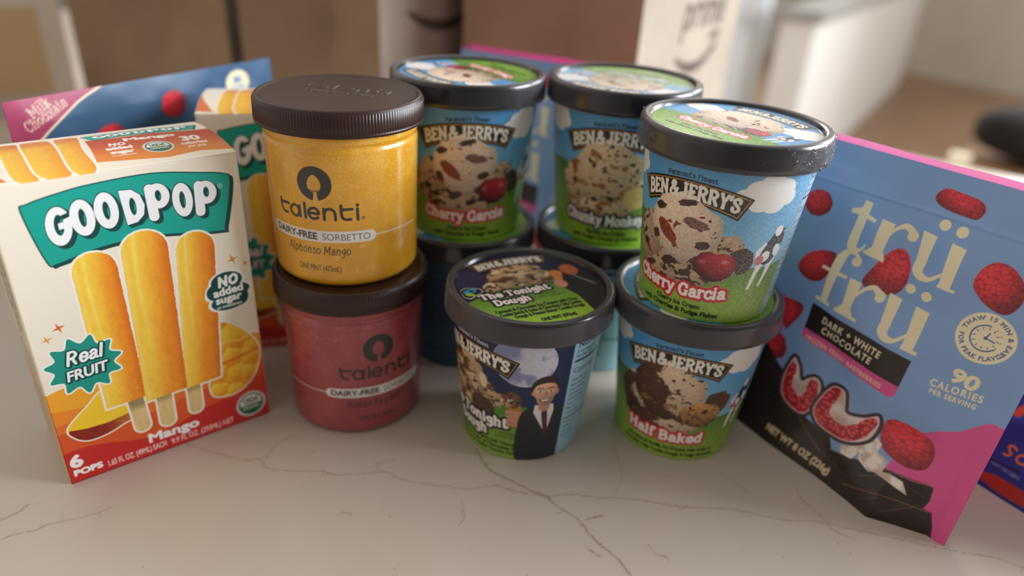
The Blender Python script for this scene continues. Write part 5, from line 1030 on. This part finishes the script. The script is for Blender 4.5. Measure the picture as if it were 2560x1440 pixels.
# condensation on the front pint
rs = np.random.RandomState(11); m = MB(); zs = PH-.0143
hemi = [(math.sin(a), math.cos(a)) for a in np.linspace(PI/2, .02, 5)]
def drop(th, z, r, R, sq=.6):
    c = np.array([R*math.sin(th), -R*math.cos(th), z]); er = np.array([math.sin(th), -math.cos(th), 0]); et = np.array([math.cos(th), math.sin(th), 0]); ez = np.array([0, 0, 1.])
    P = np.array([[c+(et*math.cos(a)+ez*math.sin(a)*1.12)*r*s+er*r*k*sq for a in np.linspace(0, 2*PI, 10, endpoint=False)] for s, k in hemi]); m.grid(P, wrap=True)
for i in range(260):
    u = rs.rand(); th = rs.normal(.7, .5) if u < .75 else rs.normal(-1.35, .25)
    z = zs+.0005+rs.rand()*.0135; r = .00022+.0007*rs.rand()**4.5; drop(th, z, r, PRL-.00005-.0004*(z > PH-.004))
for th, z, r in [(.83, .0892, .0011), (1.13, .0945, .0012), (.37, .0935, .0008), (.55, .0885, .0006), (.65, .0886, .0006), (.08, .0938, .0006), (1.2, .0905, .0009), (-1.3, .0945, .0007), (-1.15, .0925, .0007)]: drop(th, z, r, PRL)
m.build('water_drops', M_WATER, cg, 'stuff')

# pouches at the right and behind the pints
fs, fo_ = [-24, .8, 26.8, 62.6, 82.3, 97.2, 110, 124, 128.3, 133], [.5, 3.3, 7, 9.4, 12.5, 15.6, 8, .6, 1.2, .6]
ts_ = [-.3, -2.3, -5, -6.8, -9.1, -11.4, -5.7, -.3, -1., -.4]
make_pouch('fruit_pouch', 'large blue frozen raspberry pouch leaning at the right front', pouch_art, (.1547, .3821, 0), (.636, -.7717), math.radians(10), 133, 185.5, .3, foot=lambda s: np.interp(s, fs, fo_), t0=lambda s: np.interp(s, fs, ts_), amp=4.2, fat=3.5, sd=3, smin=-24, back_col=(246, 140, 188), group='frozen fruit pouches')
make_pouch('fruit_pouch', 'blurred blue raspberry pouch standing behind the two rear pint stacks', pouch_art, (-.058, .598, 0), (.89, -.45), math.radians(3), 133, 186, .8, foot=lambda s: 8+0*s, amp=2.0, fat=6, sd=8, group='frozen fruit pouches')
def navy_art(cv):
    def f(x, y): return np.clip(mix(rgb(22, 48, 128), rgb(34, 84, 168), sst(.45, .7, fbm(x*.05, y*.08, 4, 6))*sst(16, 40, y)), 0, 1)
    cv.all(f)
    og = (226, 116, 54); q = lambda L: [(72+(a-68)*.8, 27+(c-27)*.8) for a, c in L]
    cv.paint(stroke(smooth(q([(70.6, 29.4), (68, 30.8), (65.6, 29.4), (67, 27), (69, 25.4), (67.6, 23.2), (64.8, 23)])), .62), og)
    cv.paint(stroke(smooth(q([(79, 27), (76, 28.6), (73.4, 26.4), (74, 23.2), (77, 22.4), (79.4, 24)])), .62), og); cv.paint(stroke(q([(79.6, 28.6), (80, 22)]), .62), og)
    cv.paint(stroke(smooth([(65, 47.6), (69, 56), (80, 66)]), 2.2), (214, 92, 60))
    cv.paint(poly(smooth([(63, 5.5), (70, 10), (80, 11), (96, 10), (104, 5), (90, 2.5), (74, 2.5)], 5, True)), (172, 46, 28))
    tx(cv, 'KEEP FROZEN', 66, 15.5, 1.8, (160, 170, 210), .02, rot=-.05); cv.paint(stroke(smooth([(56, 13), (64, 16.6), (80, 19)]), .6), (10, 16, 60))
make_pouch('navy_pouch', 'dark navy pouch with orange letters at the right edge behind the raspberry pouch', navy_art, (.2583, .3916, 0), (.53, -.848), math.radians(12), 150, 160, .5, foot=lambda s: 5+5*np.sin(s/150*PI), amp=3, fat=8, sd=6, back_col=(22, 48, 128), back_rise=0, mouth=.5, cat='frozen food bag')
